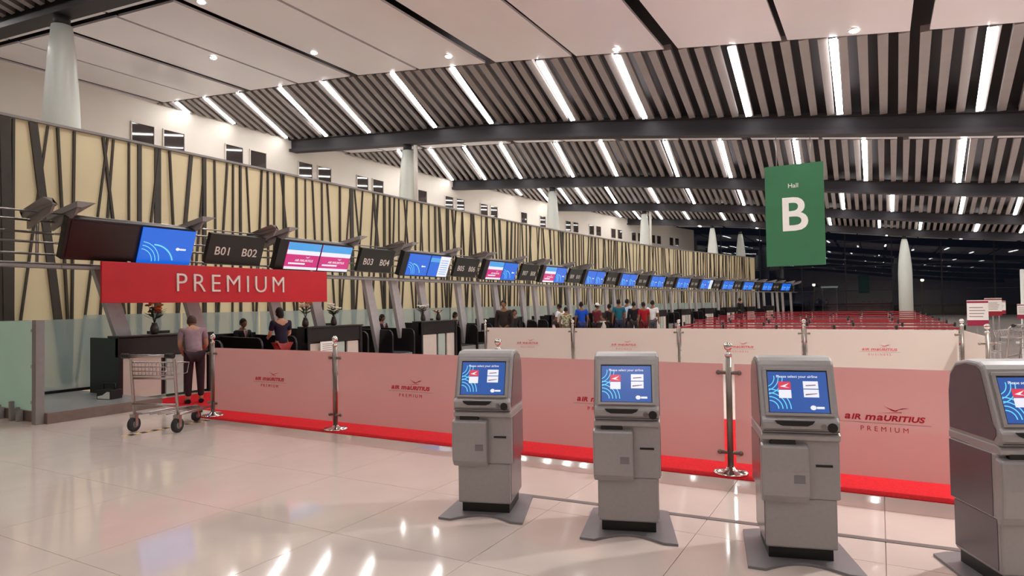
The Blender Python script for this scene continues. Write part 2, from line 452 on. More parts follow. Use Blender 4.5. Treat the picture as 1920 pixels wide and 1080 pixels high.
# ------------------------------------------------------------ roof
BEAMS = [-5.5, 8.5, 22.5, 36.3, 50.0, 63.5]
EDGES = [1.5, 15.5, 26.0, 39.5, 53.5, 66.0]
FAN = [1.3, 1.24, 1.28, 1.19, 1.13, 1.05]
seams = [0.87 + 2.55 * i for i in range(-14, 9)]
def build_roof():
    ceil = thing('ceiling'); ceil['kind'] = 'structure'
    # dark soffit above everything
    mb = MB(); xs = [-36 + 3 * i for i in range(21)]; ys = [-14] + [4 + 6 * i for i in range(14)]
    v = []; f = []
    for y in ys:
        for x in xs: v.append((x, y, roof_z(x, y) + 0.75))
    for j in range(len(ys) - 1):
        for i in range(len(xs) - 1):
            a = j * len(xs) + i; f.append((a, a + 1, a + 1 + len(xs), a + len(xs)))
    mb.add(v, f); o = obj('soffit', mb, M['soffit'], ceil)
    sd = o.modifiers.new('thick', 'SOLIDIFY'); sd.thickness = 0.1; sd.offset = 1
    # bright panels between the seams
    for k, yb in enumerate(BEAMS):
        ye = EDGES[k]
        if k == 5: ye = 73.0
        for i in range(len(seams) - 1):
            ga = 0.17 if (i - 14) % 2 == 0 else 0.06
            gb = 0.17 if (i + 1 - 14) % 2 == 0 else 0.06
            x0, x1 = seams[i] + ga, seams[i + 1] - gb
            if x1 < -25.4 and k < 3 or x0 > 22: continue
            x0 = max(x0, -26.6)
            def Z(x, y): return roof_z(x, y) + 0.02
            for (ya, yc) in ((yb + 0.35, yb + 0.75), (yb + 1.0, ye)):
                b = MB()
                q = [(x0, ya), (x1, ya), (x1, yc), (x0, yc)]
                b.hexa([(p[0], p[1], Z(*p)) for p in q] + [(p[0], p[1], Z(*p) + .06) for p in q])
                obj('ceiling_panel', b, M['panel'], ceil)
    # slats
    for k in range(5):
        ye, yb, fan = EDGES[k], BEAMS[k + 1], FAN[k]
        joined = None if k in (1, 2) else MB()
        x = -26.0
        while x < 18:
            xb = x * fan
            if joined is None and x < -25.4: x += 0.38; continue
            b = joined if joined is not None else MB()
            w = 0.1
            pts = []
            for (px, py, zz) in ((x, ye + .03, 0), (xb, yb - .25, 0)):
                z = roof_z(px, py)
                pts.append([(px - w, py, z), (px + w, py, z), (px + w, py, z + .14), (px - w, py, z + .14)])
            a, c = pts
            b.hexa([a[0], a[1], c[1], c[0], a[3], a[2], c[2], c[3]])
            if joined is None: obj('slat', b, M['slat'], ceil)
            x += 0.38
        if joined is not None:
            o = obj('slat_field', joined, M['slat'], ceil); o['kind'] = 'stuff'
build_roof()

def build_beams():
    names = ['dark steel roof beam overhead behind the viewpoint', 'dark steel roof beam crossing the top left corner on the nearest column',
             'widest dark steel roof beam, crossing above the green hanging sign', 'second dark roof beam behind the wide one, half hidden by the sign',
             'third thin dark roof beam, deeper in the hall', 'farthest dark roof beam, just before the night glass wall']
    for k, y in enumerate(BEAMS):
        t = thing('roof_beam', (0, y, 0), 0, names[k], 'beam', 'roof beams')
        xs = [-26 + 2 * i for i in range(25)]
        for (nm, hw, z0, z1) in (('web', 0.1, -0.42, 0.02), ('bottom_flange', 0.24, -0.56, -0.42), ('top_flange', 0.28, 0.0, 0.1)):
            b = MB(); v = []; f = []; lift = 0.32 if k == 1 else 0.0
            for x in xs:
                z = roof_z(x, y) - 0.02 + lift
                v += [(x, -hw, z + z0), (x, hw, z + z0), (x, hw, z + z1), (x, -hw, z + z1)]
            n = len(xs)
            for i in range(n - 1):
                for q in range(4):
                    f.append((i * 4 + q, i * 4 + (q + 1) % 4, i * 4 + 4 + (q + 1) % 4, i * 4 + 4 + q))
            f.append((3, 2, 1, 0)); f.append(((n - 1) * 4, (n - 1) * 4 + 1, (n - 1) * 4 + 2, (n - 1) * 4 + 3))
            b.add(v, f); obj(nm, b, M['beam'], t)
build_beams()

LIGHTS = {0: [-20, -16, -12, -8, -4, 0, 4, 9, 14],
          1: [-23.8, -22.0, -20.06, -17.97, -15.86, -12.93, -10.7, -7.85, -5.63, -2.84, -0.71, 2.08, 4.4, 7.3, 10, 13],
          2: [-21.3, -19.28, -17.28, -15.2, -12.39, -10.23, -7.45, -5.24, -2.55, -0.3, 2.6, 4.9, 7.6, 10, 13],
          3: [-22.0, -20.2, -18.66, -17.4, -15.3, -12.39, -10.06, -7.04, -4.4, -1.6, 0.79, 3.9, 6.2, 9.2, 12],
          4: [-19.93, -18.3, -16.32, -13.98, -10.98, -8.66, -5.8, -3.08, 0.19, 2.75, 6.06, 8.6, 11.5],
          5: [-16, -13.2, -10.4, -7.6, -4.8, -2.0, 0.8, 3.6, 6.4, 9.2, 12.0, 14.8]}  # last row: unseen short strips, added so the end glass reflects bright dashes
ROWN = {0: 'slatted bay above the viewpoint', 1: 'nearest row of the slatted ceiling', 2: 'second row of the slatted ceiling',
        3: 'third row of the slatted ceiling', 4: 'fourth row of the slatted ceiling', 5: 'unseen row added for reflections in the end glass'}
def build_strip_lights():
    for k, lst in LIGHTS.items():
        ye, yb, fan = EDGES[k], (BEAMS + [72.5])[k + 1], FAN[k]
        for i, x in enumerate(lst):
            xb = x * fan
            p0, p1 = Vector((x, ye + .1, roof_z(x, ye) - 0.03)), Vector((xb, yb - .45, roof_z(xb, yb) - 0.03))
            # stop at the upper wall
            lim = WHITE(min(p1.y, 77))[0] + 0.3
            if p1.x < lim and p0.x > lim: p1 = p0.lerp(p1, max(.2, (lim - p0.x) / (p1.x - p0.x)))
            elif p0.x <= lim: continue
            if k == 5: p0, p1 = (p0, p0.lerp(p1, .3)) if i % 2 else (p0.lerp(p1, .55), p1)
            w = 0.085
            b = MB(); d = 0.05
            b.hexa([(p0.x - w, p0.y, p0.z), (p0.x + w, p0.y, p0.z), (p1.x + w, p1.y, p1.z), (p1.x - w, p1.y, p1.z),
                    (p0.x - w, p0.y, p0.z + d), (p0.x + w, p0.y, p0.z + d), (p1.x + w, p1.y, p1.z + d), (p1.x - w, p1.y, p1.z + d)])
            tag(obj('strip_light', b, M['strip']), 'white strip light, %s from left, %s' % (ORD[i], ROWN[k]), 'light', 'strip lights')
build_strip_lights()
DL = [(-13.9, 9.75, 'round downlight in the white ceiling panel at the upper left, nearest the first column'),
      (-17.4, 12.6, 'small round downlight low on the left white panels, near the upper wall'),
      (-14.0, 13.4, 'round downlight in the white panels, second from the left along the slat edge'),
      (-10.2, 14.7, 'round downlight in the white panels beside a thick seam, left of centre'),
      (-5.5, 15.2, 'round downlight at the slat edge near the top centre'), (-0.3, 15.2, 'round downlight at the slat edge above the green sign')]
for j, y in enumerate((-9.0, -3.5, 10.6)):
    for i, x in enumerate((-9.5, -4.5, 0.5, 5.5, 11.0)):
        DL.append((x + .3, y, 'round downlight above the viewpoint, %s from the left in the %s overhead row' % (ORD[i], ORD[j])))
for j, y in enumerate((25.0, 38.6, 52.4)):
    for i, x in enumerate((-15.5, -8.0, -0.3, 7.5)):
        DL.append((x, y, 'small round downlight, %s from the left in panel row %s' % (ORD[i], ORD[j + 1])))
DL.append((3.9, 9.9, 'brightest round downlight, right of the viewpoint above the kiosks'))

lamp = bpy.data.lights.new('downlight_lamp', 'AREA'); lamp.shape = 'DISK'; lamp.size = 0.2; lamp.energy = 88; lamp.color = (1.0, 0.98, 0.96); lamp.spread = R(150)
lamp2 = lamp.copy(); lamp2.energy = 700; lamp2.size = 0.26
for i, (x, y, lab) in enumerate(DL):
    t = thing('downlight', (x, y, roof_z(x, y) + 0.02), 0, lab, 'light', 'ceiling downlights')
    b = MB(); b.lathe([(.1, -.012), (.135, -.01), (.135, 0.0), (.1, 0.0)], 20); obj('ring', b, M['white'], t)
    b = MB(); b.lathe([(.001, -.055), (.05, -.05), (.085, -.032), (.1, 0.0)], 20); obj('lens', b, M['downlight'], t)
    lo = bpy.data.objects.new('downlight_lamp', lamp2 if i == len(DL) - 1 else lamp); C.objects.link(lo); lo.parent = t; lo.location = (0, 0, -.07)

# ------------------------------------------------------------ columns
def column(x, y, zb, ztop, rmax, lab):
    t = thing('column', (x, y, zb), 0, lab, 'column', 'tapered columns')
    H = ztop - zb
    b = MB()
    if zb > 1: prof = [(rmax, 0), (rmax * .98, H * .15), (rmax * .9, H * .4), (rmax * .74, H * .7), (rmax * .55, H - .25)]
    else: prof = [(rmax, 0), (rmax, H * .55), (rmax * .93, H * .66), (rmax * .78, H * .78), (rmax * .5, H * .92), (rmax * .35, H - .25)]
    b.lathe(prof, 28); obj('shaft', b, M['column'], t)
    if 'second' in lab or 'fourth' in lab:
        b = MB(); b.tube([(.52, -.1, 0), (.52, -.1, H - .1)], .09, 10); obj('drainpipe', b, M['wall_white'], t)
    b = MB(); b.lathe([(prof[-1][0] * .8, H - .25), (prof[-1][0] * .8, H)], 20); obj('cap', b, M['beam'], t)
cl = [(-17.6, 8.5), (-17.86, 22.5), (-17.5, 36.3), (-16.1, 50.2), (-13.7, 63.5), (-12.3, 70.1)]
cn = ['nearest pale tapered column at the upper left, rising behind the wood wall', 'second pale tapered column behind the wood wall, under the wide beam',
      'third pale tapered column behind the wood wall', 'fourth pale tapered column behind the wood wall, by the upper wall corner',
      'pale tapered column before the dark glass, left one of two beyond the upper wall', 'pale tapered column before the dark glass, right one of two beyond the upper wall']
for i, (x, y) in enumerate(cl):
    zt = roof_z(x, y) - 0.58 + (.32 if i == 0 else 0)
    column(x, y, 5.55 if i < 4 else 0.0, zt, 0.42 if i < 4 else 0.55, cn[i])
column(2.0, 63.5, 0.0, roof_z(2.0, 63.5) - .58, 0.52, 'white column standing free before the dark glass wall on the right')

# ------------------------------------------------------------ overhead gantry, screens, numbers
PITCH = 4.47
TILT = Matrix.Rotation(R(20), 4, 'X')      # tops lean out towards the hall
def place(fn, s, z=0.0):
    x, y, h = fn(s)
    return (x, y, z), R(90) - h
def quad(b, x0, x1, z0, z1, y, xf): b.box(x0, x1, y, y + .004, z0, z1, 0, xf)
def arcband(cx, cz, r0, r1, a0, a1, n=8):
    out = [(cx + r1 * math.cos(R(a0 + (a1 - a0) * i / n)), cz + r1 * math.sin(R(a0 + (a1 - a0) * i / n))) for i in range(n + 1)]
    inn = [(cx + r0 * math.cos(R(a0 + (a1 - a0) * i / n)), cz + r0 * math.sin(R(a0 + (a1 - a0) * i / n))) for i in range(n + 1)]
    return out, inn
def add_arc(b, cx, cz, r0, r1, a0, a1, y, xf, clip=None):
    o, i = arcband(cx, cz, r0, r1, a0, a1)
    for k in range(len(o) - 1):
        q = [o[k], o[k + 1], i[k + 1], i[k]]
        if clip: q = [(min(max(p[0], clip[0]), clip[1]), min(max(p[1], clip[2]), clip[3])) for p in q]
        b.prism(q, 'y', y, y + .003, 0, xf)

def screen(parent, x0, x1, z0, z1, yf, kind, xf, detail=True):
    b = MB(); b.box(x0, x1, yf, yf + .02, z0, z1, 0, xf)
    W, H = x1 - x0, z1 - z0
    base = {'blue': 'blue', 'off': 'scrdark', 'pink': 'scrpink', 'list': 'blue'}[kind]
    s = obj('screen', b, M[base], parent)
    if not detail or kind == 'off': return s
    y = yf - .004
    if kind == 'blue':
        g = MB()
        for k, r in enumerate((.36, .46, .56)):
            add_arc(g, x0 + .02, z0 + .02, r * H, r * H + .022 * H, 5, 85, y, xf, (x0, x1, z0, z1))
        add_arc(g, x0 + W * .25, z0 - .1 * H, .62 * H, .66 * H, 20, 90, y, xf, (x0, x1, z0, z1))
        obj('swirl', g, M['cyan'], s)
        g = MB(); g.ball((x0 + W * .70, y, z0 + H * .45), .045 * H, 8, 0, (1.3, .05, 1), xf)
        g.box(x0 + W * .74, x0 + W * .86, y, y + .003, z0 + H * .42, z0 + H * .47, 0, xf)
        obj('emblem', g, M['scrwhite'], s)
    elif kind == 'pink':
        g = MB(); g.box(x0, x1, y, y + .003, z0 + .72 * H, z1, 0, xf); obj('header_band', g, M['skyblue'], s)
        g = MB(); g.box(x0, x1, y, y + .003, z0 + .56 * H, z0 + .72 * H, 0, xf); g.box(x0, x1, y, y + .003, z0, z0 + .1 * H, 0, xf)
        obj('white_band', g, M['scrwhite'], s)
        text('screen_lettering', 'AIR MAURITIUS', .075 * H / .6, M['scrwhite'], s, (x0 + W * .55, y, z0 + .34 * H), 0.001, 1, .2, 0, xf)
        g = MB(); g.box(x0 + .1 * W, x0 + .6 * W, y, y + .003, z0 + .19 * H, z0 + .25 * H, 0, xf)
        g.prism([(x0 + .58 * W, z0 + .5 * H), (x0 + .64 * W, z0 + .44 * H), (x0 + .72 * W, z0 + .5 * H), (x0 + .64 * W, z0 + .47 * H)], 'y', y, y + .003, 0, xf)
        obj('bird_emblem', g, M['scrwhite'], s)
    elif kind == 'list':
        g = MB(); g.box(x0 + .48 * W, x1, y, y + .003, z0, z1, 0, xf); obj('white_band', g, M['scrwhite'], s)
        g = MB()
        for k in range(7): g.box(x0 + .54 * W, x0 + .92 * W, y - .003, y, z0 + (.12 + .11 * k) * H, z0 + (.15 + .11 * k) * H, 0, xf)
        g.box(x0, x0 + .48 * W, y, y + .003, z0 + .7 * H, z0 + .9 * H, 0, xf)
        obj('text_line', g, M['skyblue'], s)
    return s

KINDS = [('off', 'blue'), ('pink', 'pink'), ('blue', 'list'), ('pink', 'blue'), ('pink', 'blue')] + [('blue', 'blue')] * 4 + [('blue', 'list')] + [('blue', 'blue')] * 5
DESC = ['overhead screen pair above the red banner, left screen switched off and right one blue', 'overhead screen pair showing two pink and white pages, right end of the red banner',
        'overhead screen pair, left blue and right half white with text lines', 'overhead screen pair, left pink and right blue, fourth pair from the left',
        'overhead screen pair, left pink and right blue, fifth pair from the left']
NUMS = [('B01', 'B02'), ('B03', 'B04'), ('B05', 'B06'), ('B07', 'B08'), ('B09', 'B10'), ('B11', 'B12'), ('B13', 'B14'), ('B15', 'B16'),
        ('B17', 'B18'), ('B19', 'B20'), ('B21', 'B22'), ('B23', 'B24'), ('B25', 'B26'), ('B27', 'B28')]
ZC = 2.92
def build_gantry():
    for k in range(-1, 14):
        s0 = 5.85 + PITCH * k
        loc, rz = place(GANT, s0 + PITCH / 2)
        fine = k < 6
        lab = ('steel tube gantry at the far left end, left of the first overhead screens' if k < 0 else
               'steel tube gantry bay carrying the %s overhead screen pair from the left' % ORD[k])
        t = thing('sign_gantry', loc, rz, lab, 'gantry', 'check-in sign gantry bays')
        h = PITCH / 2
        # rails behind the screens
        for z in (3.22, 3.02, 2.86, 2.66, 2.5):
            b = MB(); b.tube([(-h + .01, .34, z), (h - .01, .34, z)], .022, 6); obj('rail', b, M['steel'], t)
        b = MB(); b.tube([(-h + .01, .03, 3.33), (h - .01, .03, 3.33)], .016, 6); obj('front_rail', b, M['steel'], t)
        b = MB(); b.box(-h + .005, h - .005, .1, .4, 2.42, 2.47); obj('tray', b, M['greymetal'], t)
        for x in (-h + .3, -h + 2.42, -h + 2.6, h - .25):
            b = MB(); b.tube([(x, .38, 2.45), (x, .36, 3.3)], .025, 6); obj('upright', b, M['steel'], t)
        # flared wing plates
        for x, d in ((-h + 2.33, 1), (h - .35, -1), (-h + 0.02, 1)):
            b = MB()
            p = [(x - .04, -.42), (x + .04, -.42), (x + .09, .45), (x - .09, .45)]
            z0 = [3.42, 3.42, 3.26, 3.26]
            b.hexa([(q[0], q[1], z) for q, z in zip(p, z0)] + [(q[0] + (.22 if i in (1, 2) else 0) * d, q[1], z + .1) for i, (q, z) in enumerate(zip(p, z0))])
            b.hexa([(x - .02, -.3, 3.3), (x + .02, -.3, 3.3), (x + .02, .45, 3.08), (x - .02, .45, 3.08),
                    (x - .02, -.4, 3.44), (x + .02, -.4, 3.44), (x + .02, .45, 3.28), (x - .02, .45, 3.28)])
            obj('wing_plate', b, M['greymetal'], t)
        # leaning support posts
        tops = (0.75, 2.35) if k == 0 else (0.0, 1.28, 3.35)
        if k < 0: tops = (3.0,)
        for sx in tops:
            x = -h + sx
            b = MB(); w = .145
            b.hexa([(x - w + .95, .55, 0.0), (x + w + .95, .55, 0.0), (x + w + .95, .67, 0.0), (x - w + .95, .67, 0.0),
                    (x - w, .30, 2.5), (x + w, .30, 2.5), (x + w, .42, 2.5), (x - w, .42, 2.5)])
            obj('support_post', b, M['strut'], t)
        if k < 0: continue
        # screen housing
        XF = Matrix.Translation((0, -.02, ZC)) @ TILT
        lab2 = DESC[k] if k < len(DESC) else 'small overhead screen pair, both bluish, %s pair from the left' % ORD[k]
        u = thing('screen_pair', loc, rz, lab2, 'screen', 'overhead screens')
        b = MB(); b.box(-h - .02, -h + 2.34, 0, .16, -.37, .37, 0, XF); obj('housing', b, M['blackplastic'], u, .01)
        a0 = -h + .22
        L, Rr = KINDS[k]
        if k == 0: screen(u, -h + .04, -h + 1.18, -.33, .33, -.012, L, XF); screen(u, -h + 1.25, -h + 2.32, -.35, .34, -.05, Rr, XF)
        else: screen(u, a0 + .02, a0 + 1.03, -.335, .32, -.012, L, XF, True); screen(u, a0 + 1.08, a0 + 2.09, -.335, .32, -.012, Rr, XF, True)
        if k < 13:
            nb = thing('number_board', loc, rz, 'dark number board reading %s %s, right of the %s overhead screen pair' % (NUMS[k][0], NUMS[k][1], ORD[k]), 'sign', 'desk number boards')
            b = MB(); b.box(-h + 2.68, -h + 4.05, 0.0, .1, -.3, .34, 0, XF); obj('board', b, M['boardblack'], nb, .008)
            for (q, xx) in ((NUMS[k][0], -h + 3.04), (NUMS[k][1], -h + 3.70)):
                text('lettering', q, .25, M['letter'], nb, (xx, -.003, -.03), .002, 1.05, 0, .002, XF)
build_gantry()

# red banner
def build_premium():
    t = thing('premium_banner', (-11.9, 9.08, 1.82), R(90), 'long red banner board with the silver word PREMIUM over the first desks', 'sign')
    b = MB(); b.box(-2.68, 2.68, 0, .06, 0, .74); obj('panel', b, M['red'], t, .006)
    text('lettering', 'PREMIUM', .52, M['letter'], t, (.02, -.012, .375), .012, 1.35, 0, -.004)
    for x in (-2.2, -.7, .8, 2.2):
        b = MB(); b.box(x - .03, x + .03, .01, .05, .74, .7 + .0 + .06); obj('hanger', b, M['steel'], t)
build_premium()

# ------------------------------------------------------------ check-in desks
def build_desk(k):
    s0 = 6.75 + PITCH * k
    names = 'black check-in desk with beige front panels, %s from the left' % ORD[k]
    loc, rz = place(GANT, s0 + .95)
    t = thing('check_in_desk', loc, rz, names, 'desk', 'check-in desks')
    W = .95
    b = MB(); b.box(-W, W, .02, .12, .82, 1.18); obj('upper_front', b, M['black'], t, .01)
    b = MB(); b.box(-W - .02, W + .02, -.02, .34, 1.18, 1.22); obj('counter_shelf', b, M['black'], t, .01)
    b = MB(); b.box(-W + .06, W - .06, .1, .14, .06, .82); obj('backing', b, M['black'], t)
    for (x0, x1, m) in ((-W + .08, -.12, 'beige'), (-.02, .26 + .08, 'greengrey'), (.44, W - .1, 'beige')):
        b = MB(); b.box(x0, x1, .05, .1, .05, .8); obj('front_panel', b, M[m], t, .006)
    for x in (-W, W - .08):
        b = MB(); b.box(x, x + .08, .0, .95, 0, 1.18); obj('end_panel', b, M['black'], t, .008)
    b = MB(); b.box(-W + .08, W - .08, .14, .95, .72, .76); obj('worktop', b, M['black'], t, .006)
    # monitor on the worktop
    mo = thing('desk_monitor', (0, 0, 0), 0); mo.parent = t
    b = MB(); b.box(-.1, .36, .52, .55, .98, 1.27); b2 = obj('monitor', b, M['blackplastic'], mo)
    C.objects.unlink(mo); bpy.data.objects.remove(mo); b2.parent = t
    b = MB(); b.box(.1, .16, .54, .6, .76, 1.0); b.box(.02, .24, .48, .66, .76, .775); obj('monitor_stand', b, M['blackplastic'], b2)
    return t
def build_scale(k):
    s0 = 6.75 + PITCH * k + 2.1
    loc, rz = place(GANT, s0 + 1.05)
    t = thing('baggage_scale', loc, rz, 'black baggage scale housing beside the %s check-in desk from the left' % ORD[k], 'conveyor', 'baggage scales')
    for x in (-1.02, 0.0, .98):
        b = MB()
        b.prism([(0.0, 0.0), (1.9, 0.0), (1.9, 1.05), (.12, 1.02), (.03, .95), (0, .85)], 'x', x - .03, x + .03); obj('side_panel', b, M['black'], t, .01)
    for x in (-.5, .49):
        b = MB(); b.box(x - .44, x + .44, .05, 1.9, .0, .32); obj('scale_base', b, M['greymetal'], t)
        b = MB(); b.box(x - .40, x + .40, .08, 1.9, .32, .35); obj('scale_belt', b, M['rubber'], t)
    b = MB(); b.box(-.97, .95, 1.4, 1.5, .5, 1.1); obj('rear_screen', b, M['black'], t)
    return t
for k in range(13):
    build_desk(k); 
    if k < 12: build_scale(k)

# paper notice on the second desk
t = thing('paper_notice', (-11.93, 11.78, .52), R(90), 'white paper notice stuck on the second check-in desk front', 'notice')
b = MB(); b.box(-.22, .22, 0, .012, .04, .32); obj('sheet', b, M['white'], t)
b = MB()
for i in range(4): b.box(-.16, .16, -.001, 0, .1 + .05 * i, .115 + .05 * i)
obj('print', b, M['greyprint'], t)

# pale glass screens behind the desks
def build_back_glass():
    for k in range(22):
        s = 7.3 + 2.2 * k
        loc, rz = place(BACK, s + 1.1)
        lab = 'pale frosted glass screen behind the check-in desks, %s from the left' % ORD[k] if k < len(ORD) else None
        t = thing('glass_screen', loc, rz, lab, 'screen panel', 'frosted screens behind desks')
        b = MB(); b.box(-1.07, 1.07, 0, .012, .12, 1.6); obj('pane', b, M['glass_blue'], t)
        for x in (-.8, .8):
            b = MB(); b.box(x - .03, x + .03, -.03, .04, 0, .22); obj('foot_clamp', b, M['steel'], t)
build_back_glass()

# ------------------------------------------------------------ raised platform at the left with glass screens
def build_platform():
    mb = MB(); mb.box(-16.3, -10.9, 5.1, 6.85, 0, .15)
    p = struct('trim_4', mb, M['greyfloor'])
    mb = MB(); mb.box(-16.3, -10.86, 5.06, 5.1, 0, .16); mb.box(-10.9, -10.86, 5.1, 6.85, 0, .16)
    obj('kerb_edge', mb, M['brown'], p)
    t = thing('glass_balustrade', (-13.2, 5.0, 0), 0, 'tall green frosted glass balustrade at the left edge', 'glass panel')
    b = MB(); b.box(-2.9, 2.1, 0, .014, .19, 1.54); obj('pane', b, M['glass_green'], t)
    for x in (-1.9, -.5, .85, 1.45):
        b = MB(); b.box(x - .035, x + .035, -.05, .05, 0.0, .3); b.box(x + .16, x + .21, -.04, .04, 0, .22); obj('foot_clamp', b, M['greymetal'], t)
    b = MB(); b.box(2.14, 2.26, -.06, .06, 0.0, 1.56); po = obj('end_post', b, M['greymetal'], t, .006)
    b = MB()
    for z in (.32, .86, 1.4): b.box(2.05, 2.16, -.035, .035, z - .025, z + .025)
    obj('clamp', b, M['steel'], po)
    t = thing('inner_glass_screen', (-13.5, 6.1, .15), R(90), 'pale blue glass screen on the platform at the left', 'glass panel')
    b = MB(); b.box(-.95, 1.2, 0, .014, .04, 1.38); obj('pane', b, M['glass_blue'], t)
    b = MB(); b.box(-.95, 1.2, -.03, .04, 0, .05); obj('base_rail', b, M['blackplastic'], t)
    t = thing('carton', (-11.75, 6.45, .15), R(12), 'small black and white box on the grey platform', 'box')
    b = MB(); b.box(-.16, .16, -.12, .12, 0, .16); obj('body', b, M['blackplastic'], t, .01)
    b = MB(); b.prism([(-.13, .01), (.14, .01), (.14, .13), (.08, .13), (-.02, .07), (-.13, .05)], 'y', -.125, -.12); obj('label_face', b, M['white'], t)
    b = MB(); b.tube([(-.13, 0, .15), (-.13, 0, .26), (.13, 0, .26), (.13, 0, .15)], .012, 6); obj('carry_handle', b, M['blackplastic'], t)
build_platform()

# ------------------------------------------------------------ glass queue barriers
BIRD = [(-.30, .17), (-.14, .085), (0.0, .03), (.13, .09), (.36, .13), (.18, .115), (.08, .05), (.04, .0), (-.02, -.015), (-.09, .01), (-.17, .075)]
_air = {}
def airline_mesh(size):
    """airline word in wide slanted capitals with tall round a and m"""
    if size in _air: return _air[size].copy()
    bm = bmesh.new(); x = 0.0
    for part, f in (('a', 1.32), ('IR', 1.0), (None, .3), ('m', 1.32), ('a', 1.32), ('URITIUS', 1.0)):
        if part is None: x += size * f; continue
        me = text_mesh(part, size * f, .001, 1.04, .22, .004 * size / .1, 'LEFT').copy()
        xs = [v.co.x for v in me.vertices]; zs = [v.co.z for v in me.vertices]
        me.transform(Matrix.Translation((x - min(xs), 0, -min(zs)))); x += max(xs) - min(xs) + size * .07
        bm.from_mesh(me); bpy.data.meshes.remove(me)
    out = bpy.data.meshes.new('airline_lettering'); bm.to_mesh(out); bm.free()
    xs = [v.co.x for v in out.vertices]; w = max(xs) - min(xs)
    out.transform(Matrix.Diagonal((1.25, 1, 1, 1)) @ Matrix.Translation((-w / 2, 0, -size * .36)))
    _air[size] = out
    return out.copy()
def logo(parent, x, z, s, y, sub, m):
    b = MB(); b.prism([(x + (.22 + p[0] * .75) * s, z + (.225 + p[1] * .62) * s) for p in BIRD], 'y', y - .002, y, 0)
    b.prism([(x - .14 * s, z + .165 * s), (x + .34 * s, z + .195 * s), (x + .34 * s, z + .21 * s)], 'y', y - .002, y)
    obj('bird_emblem', b, m, parent)
    me = airline_mesh(round(.165 * s, 4)); me.transform(Matrix.Translation((x, y - .001, z + .06 * s)))
    link('airline_lettering', me, m, parent)
    b = MB(); b.box(x - .88 * s, x + .88 * s, y - .002, y, z - .06 * s, z - .05 * s); obj('rule', b, M['greyprint'], parent)
    text('class_lettering', sub, .15 * s, m, parent, (x, y - .001, z - .19 * s), .001, 1.7, 0, 0)

def barrier_post(x, y, lab, grp, h=1.28):
    t = thing('barrier_post', (x, y, 0.008 if y > 6.45 else 0), 0, lab, 'post', grp)
    b = MB(); b.lathe([(.165, 0), (.165, .012), (.15, .02), (.05, .035), (.036, .06)], 28); obj('base', b, M['chrome'], t)
    b = MB(); b.lathe([(.03, .03), (.03, h - .13)], 16); obj('pole', b, M['postmetal'], t)
    b = MB(); b.lathe([(.033, h - .14), (.036, h - .12), (.018, h - .105), (.014, h - .085), (.02, h - .075)], 16); b.ball((0, 0, h - .042), .042, 14); obj('finial', b, M['chrome'], t)
    for z in (.98, .2):
        b = MB(); b.tube([(-.10, 0, z), (.10, 0, z)], .018, 8); b.ball((-.10, 0, z), .024, 8); b.ball((.10, 0, z), .024, 8); obj('clamp', b, M['postmetal'], t)
    return t
def glass_panel(x0, x1, y, lab, grp, m, sub, s=.40, lz=.615):
    t = thing('glass_barrier', ((x0 + x1) / 2, y, 0), 0, lab, 'glass panel', grp)
    w = (x1 - x0) / 2 - .055
    b = MB(); b.box(-w, w, -.005, .005, .115, 1.075); obj('pane', b, m, t)
    logo(t, 0.0, lz, s, -.006, sub, M['redprint'] if y < 8 else M['glassprint'])
    return t
YA = 6.61
PX = [-9.17, -6.55, -3.93, -1.3, 1.33]
pl = ['polished barrier post at the left end of the front glass row, beside the trolley', 'polished ball-topped barrier post between the first and second pink glass panels',
      'polished barrier post mostly hidden behind the leftmost kiosk, only its ball top showing', 'polished barrier post with round base, left of the third kiosk', 'polished barrier post hidden behind the rightmost kiosk']
for x, l in zip(PX, pl): barrier_post(x, YA, l, 'front row barrier posts')
gl = ['pinkish frosted glass barrier panel, leftmost of the front row', 'pinkish frosted glass barrier panel, second of the front row, left of the kiosks',
      'pinkish frosted glass barrier panel behind the second kiosk', 'pinkish frosted glass barrier panel right of the third kiosk, large printed logo']
for i in range(4): glass_panel(PX[i], PX[i + 1], YA, gl[i], 'front row glass barriers', M['glass_front'], 'PREMIUM')
YB = 14.9
PB = [-9.25, -6.68, -4.02, -1.38, 1.36]
pl = ['left end post of the rear white barrier row', 'second post of the rear white barrier row, above the second kiosk', 'third post of the rear white barrier row, behind the chrome post',
      'fourth post of the rear white barrier row, above the third kiosk', 'fifth post of the rear white barrier row, near the info boards']
for x, l in zip(PB, pl): barrier_post(x, YB, l, 'rear row barrier posts')
gl = ['white frosted barrier panel, leftmost of the rear row', 'white frosted barrier panel, second of the rear row', 'white frosted barrier panel, third of the rear row', 'white frosted barrier panel, rightmost full one of the rear row']
for i in range(4): glass_panel(PB[i], PB[i + 1], YB, gl[i], 'rear row glass barriers', M['glass_back'], 'BUSINESS', .40, .655)
t = thing('glass_barrier', (1.42, 13.4, 0), R(-88), 'white frosted barrier panel turning the corner at the right end', 'glass panel', 'rear row glass barriers')
b = MB(); b.box(-1.3, 1.2, -.005, .005, .115, 1.075); obj('pane', b, M['glass_back'], t)
barrier_post(1.42, 12.1, 'thick nearer barrier post at the right end, in front of the trolleys', 'rear row barrier posts')

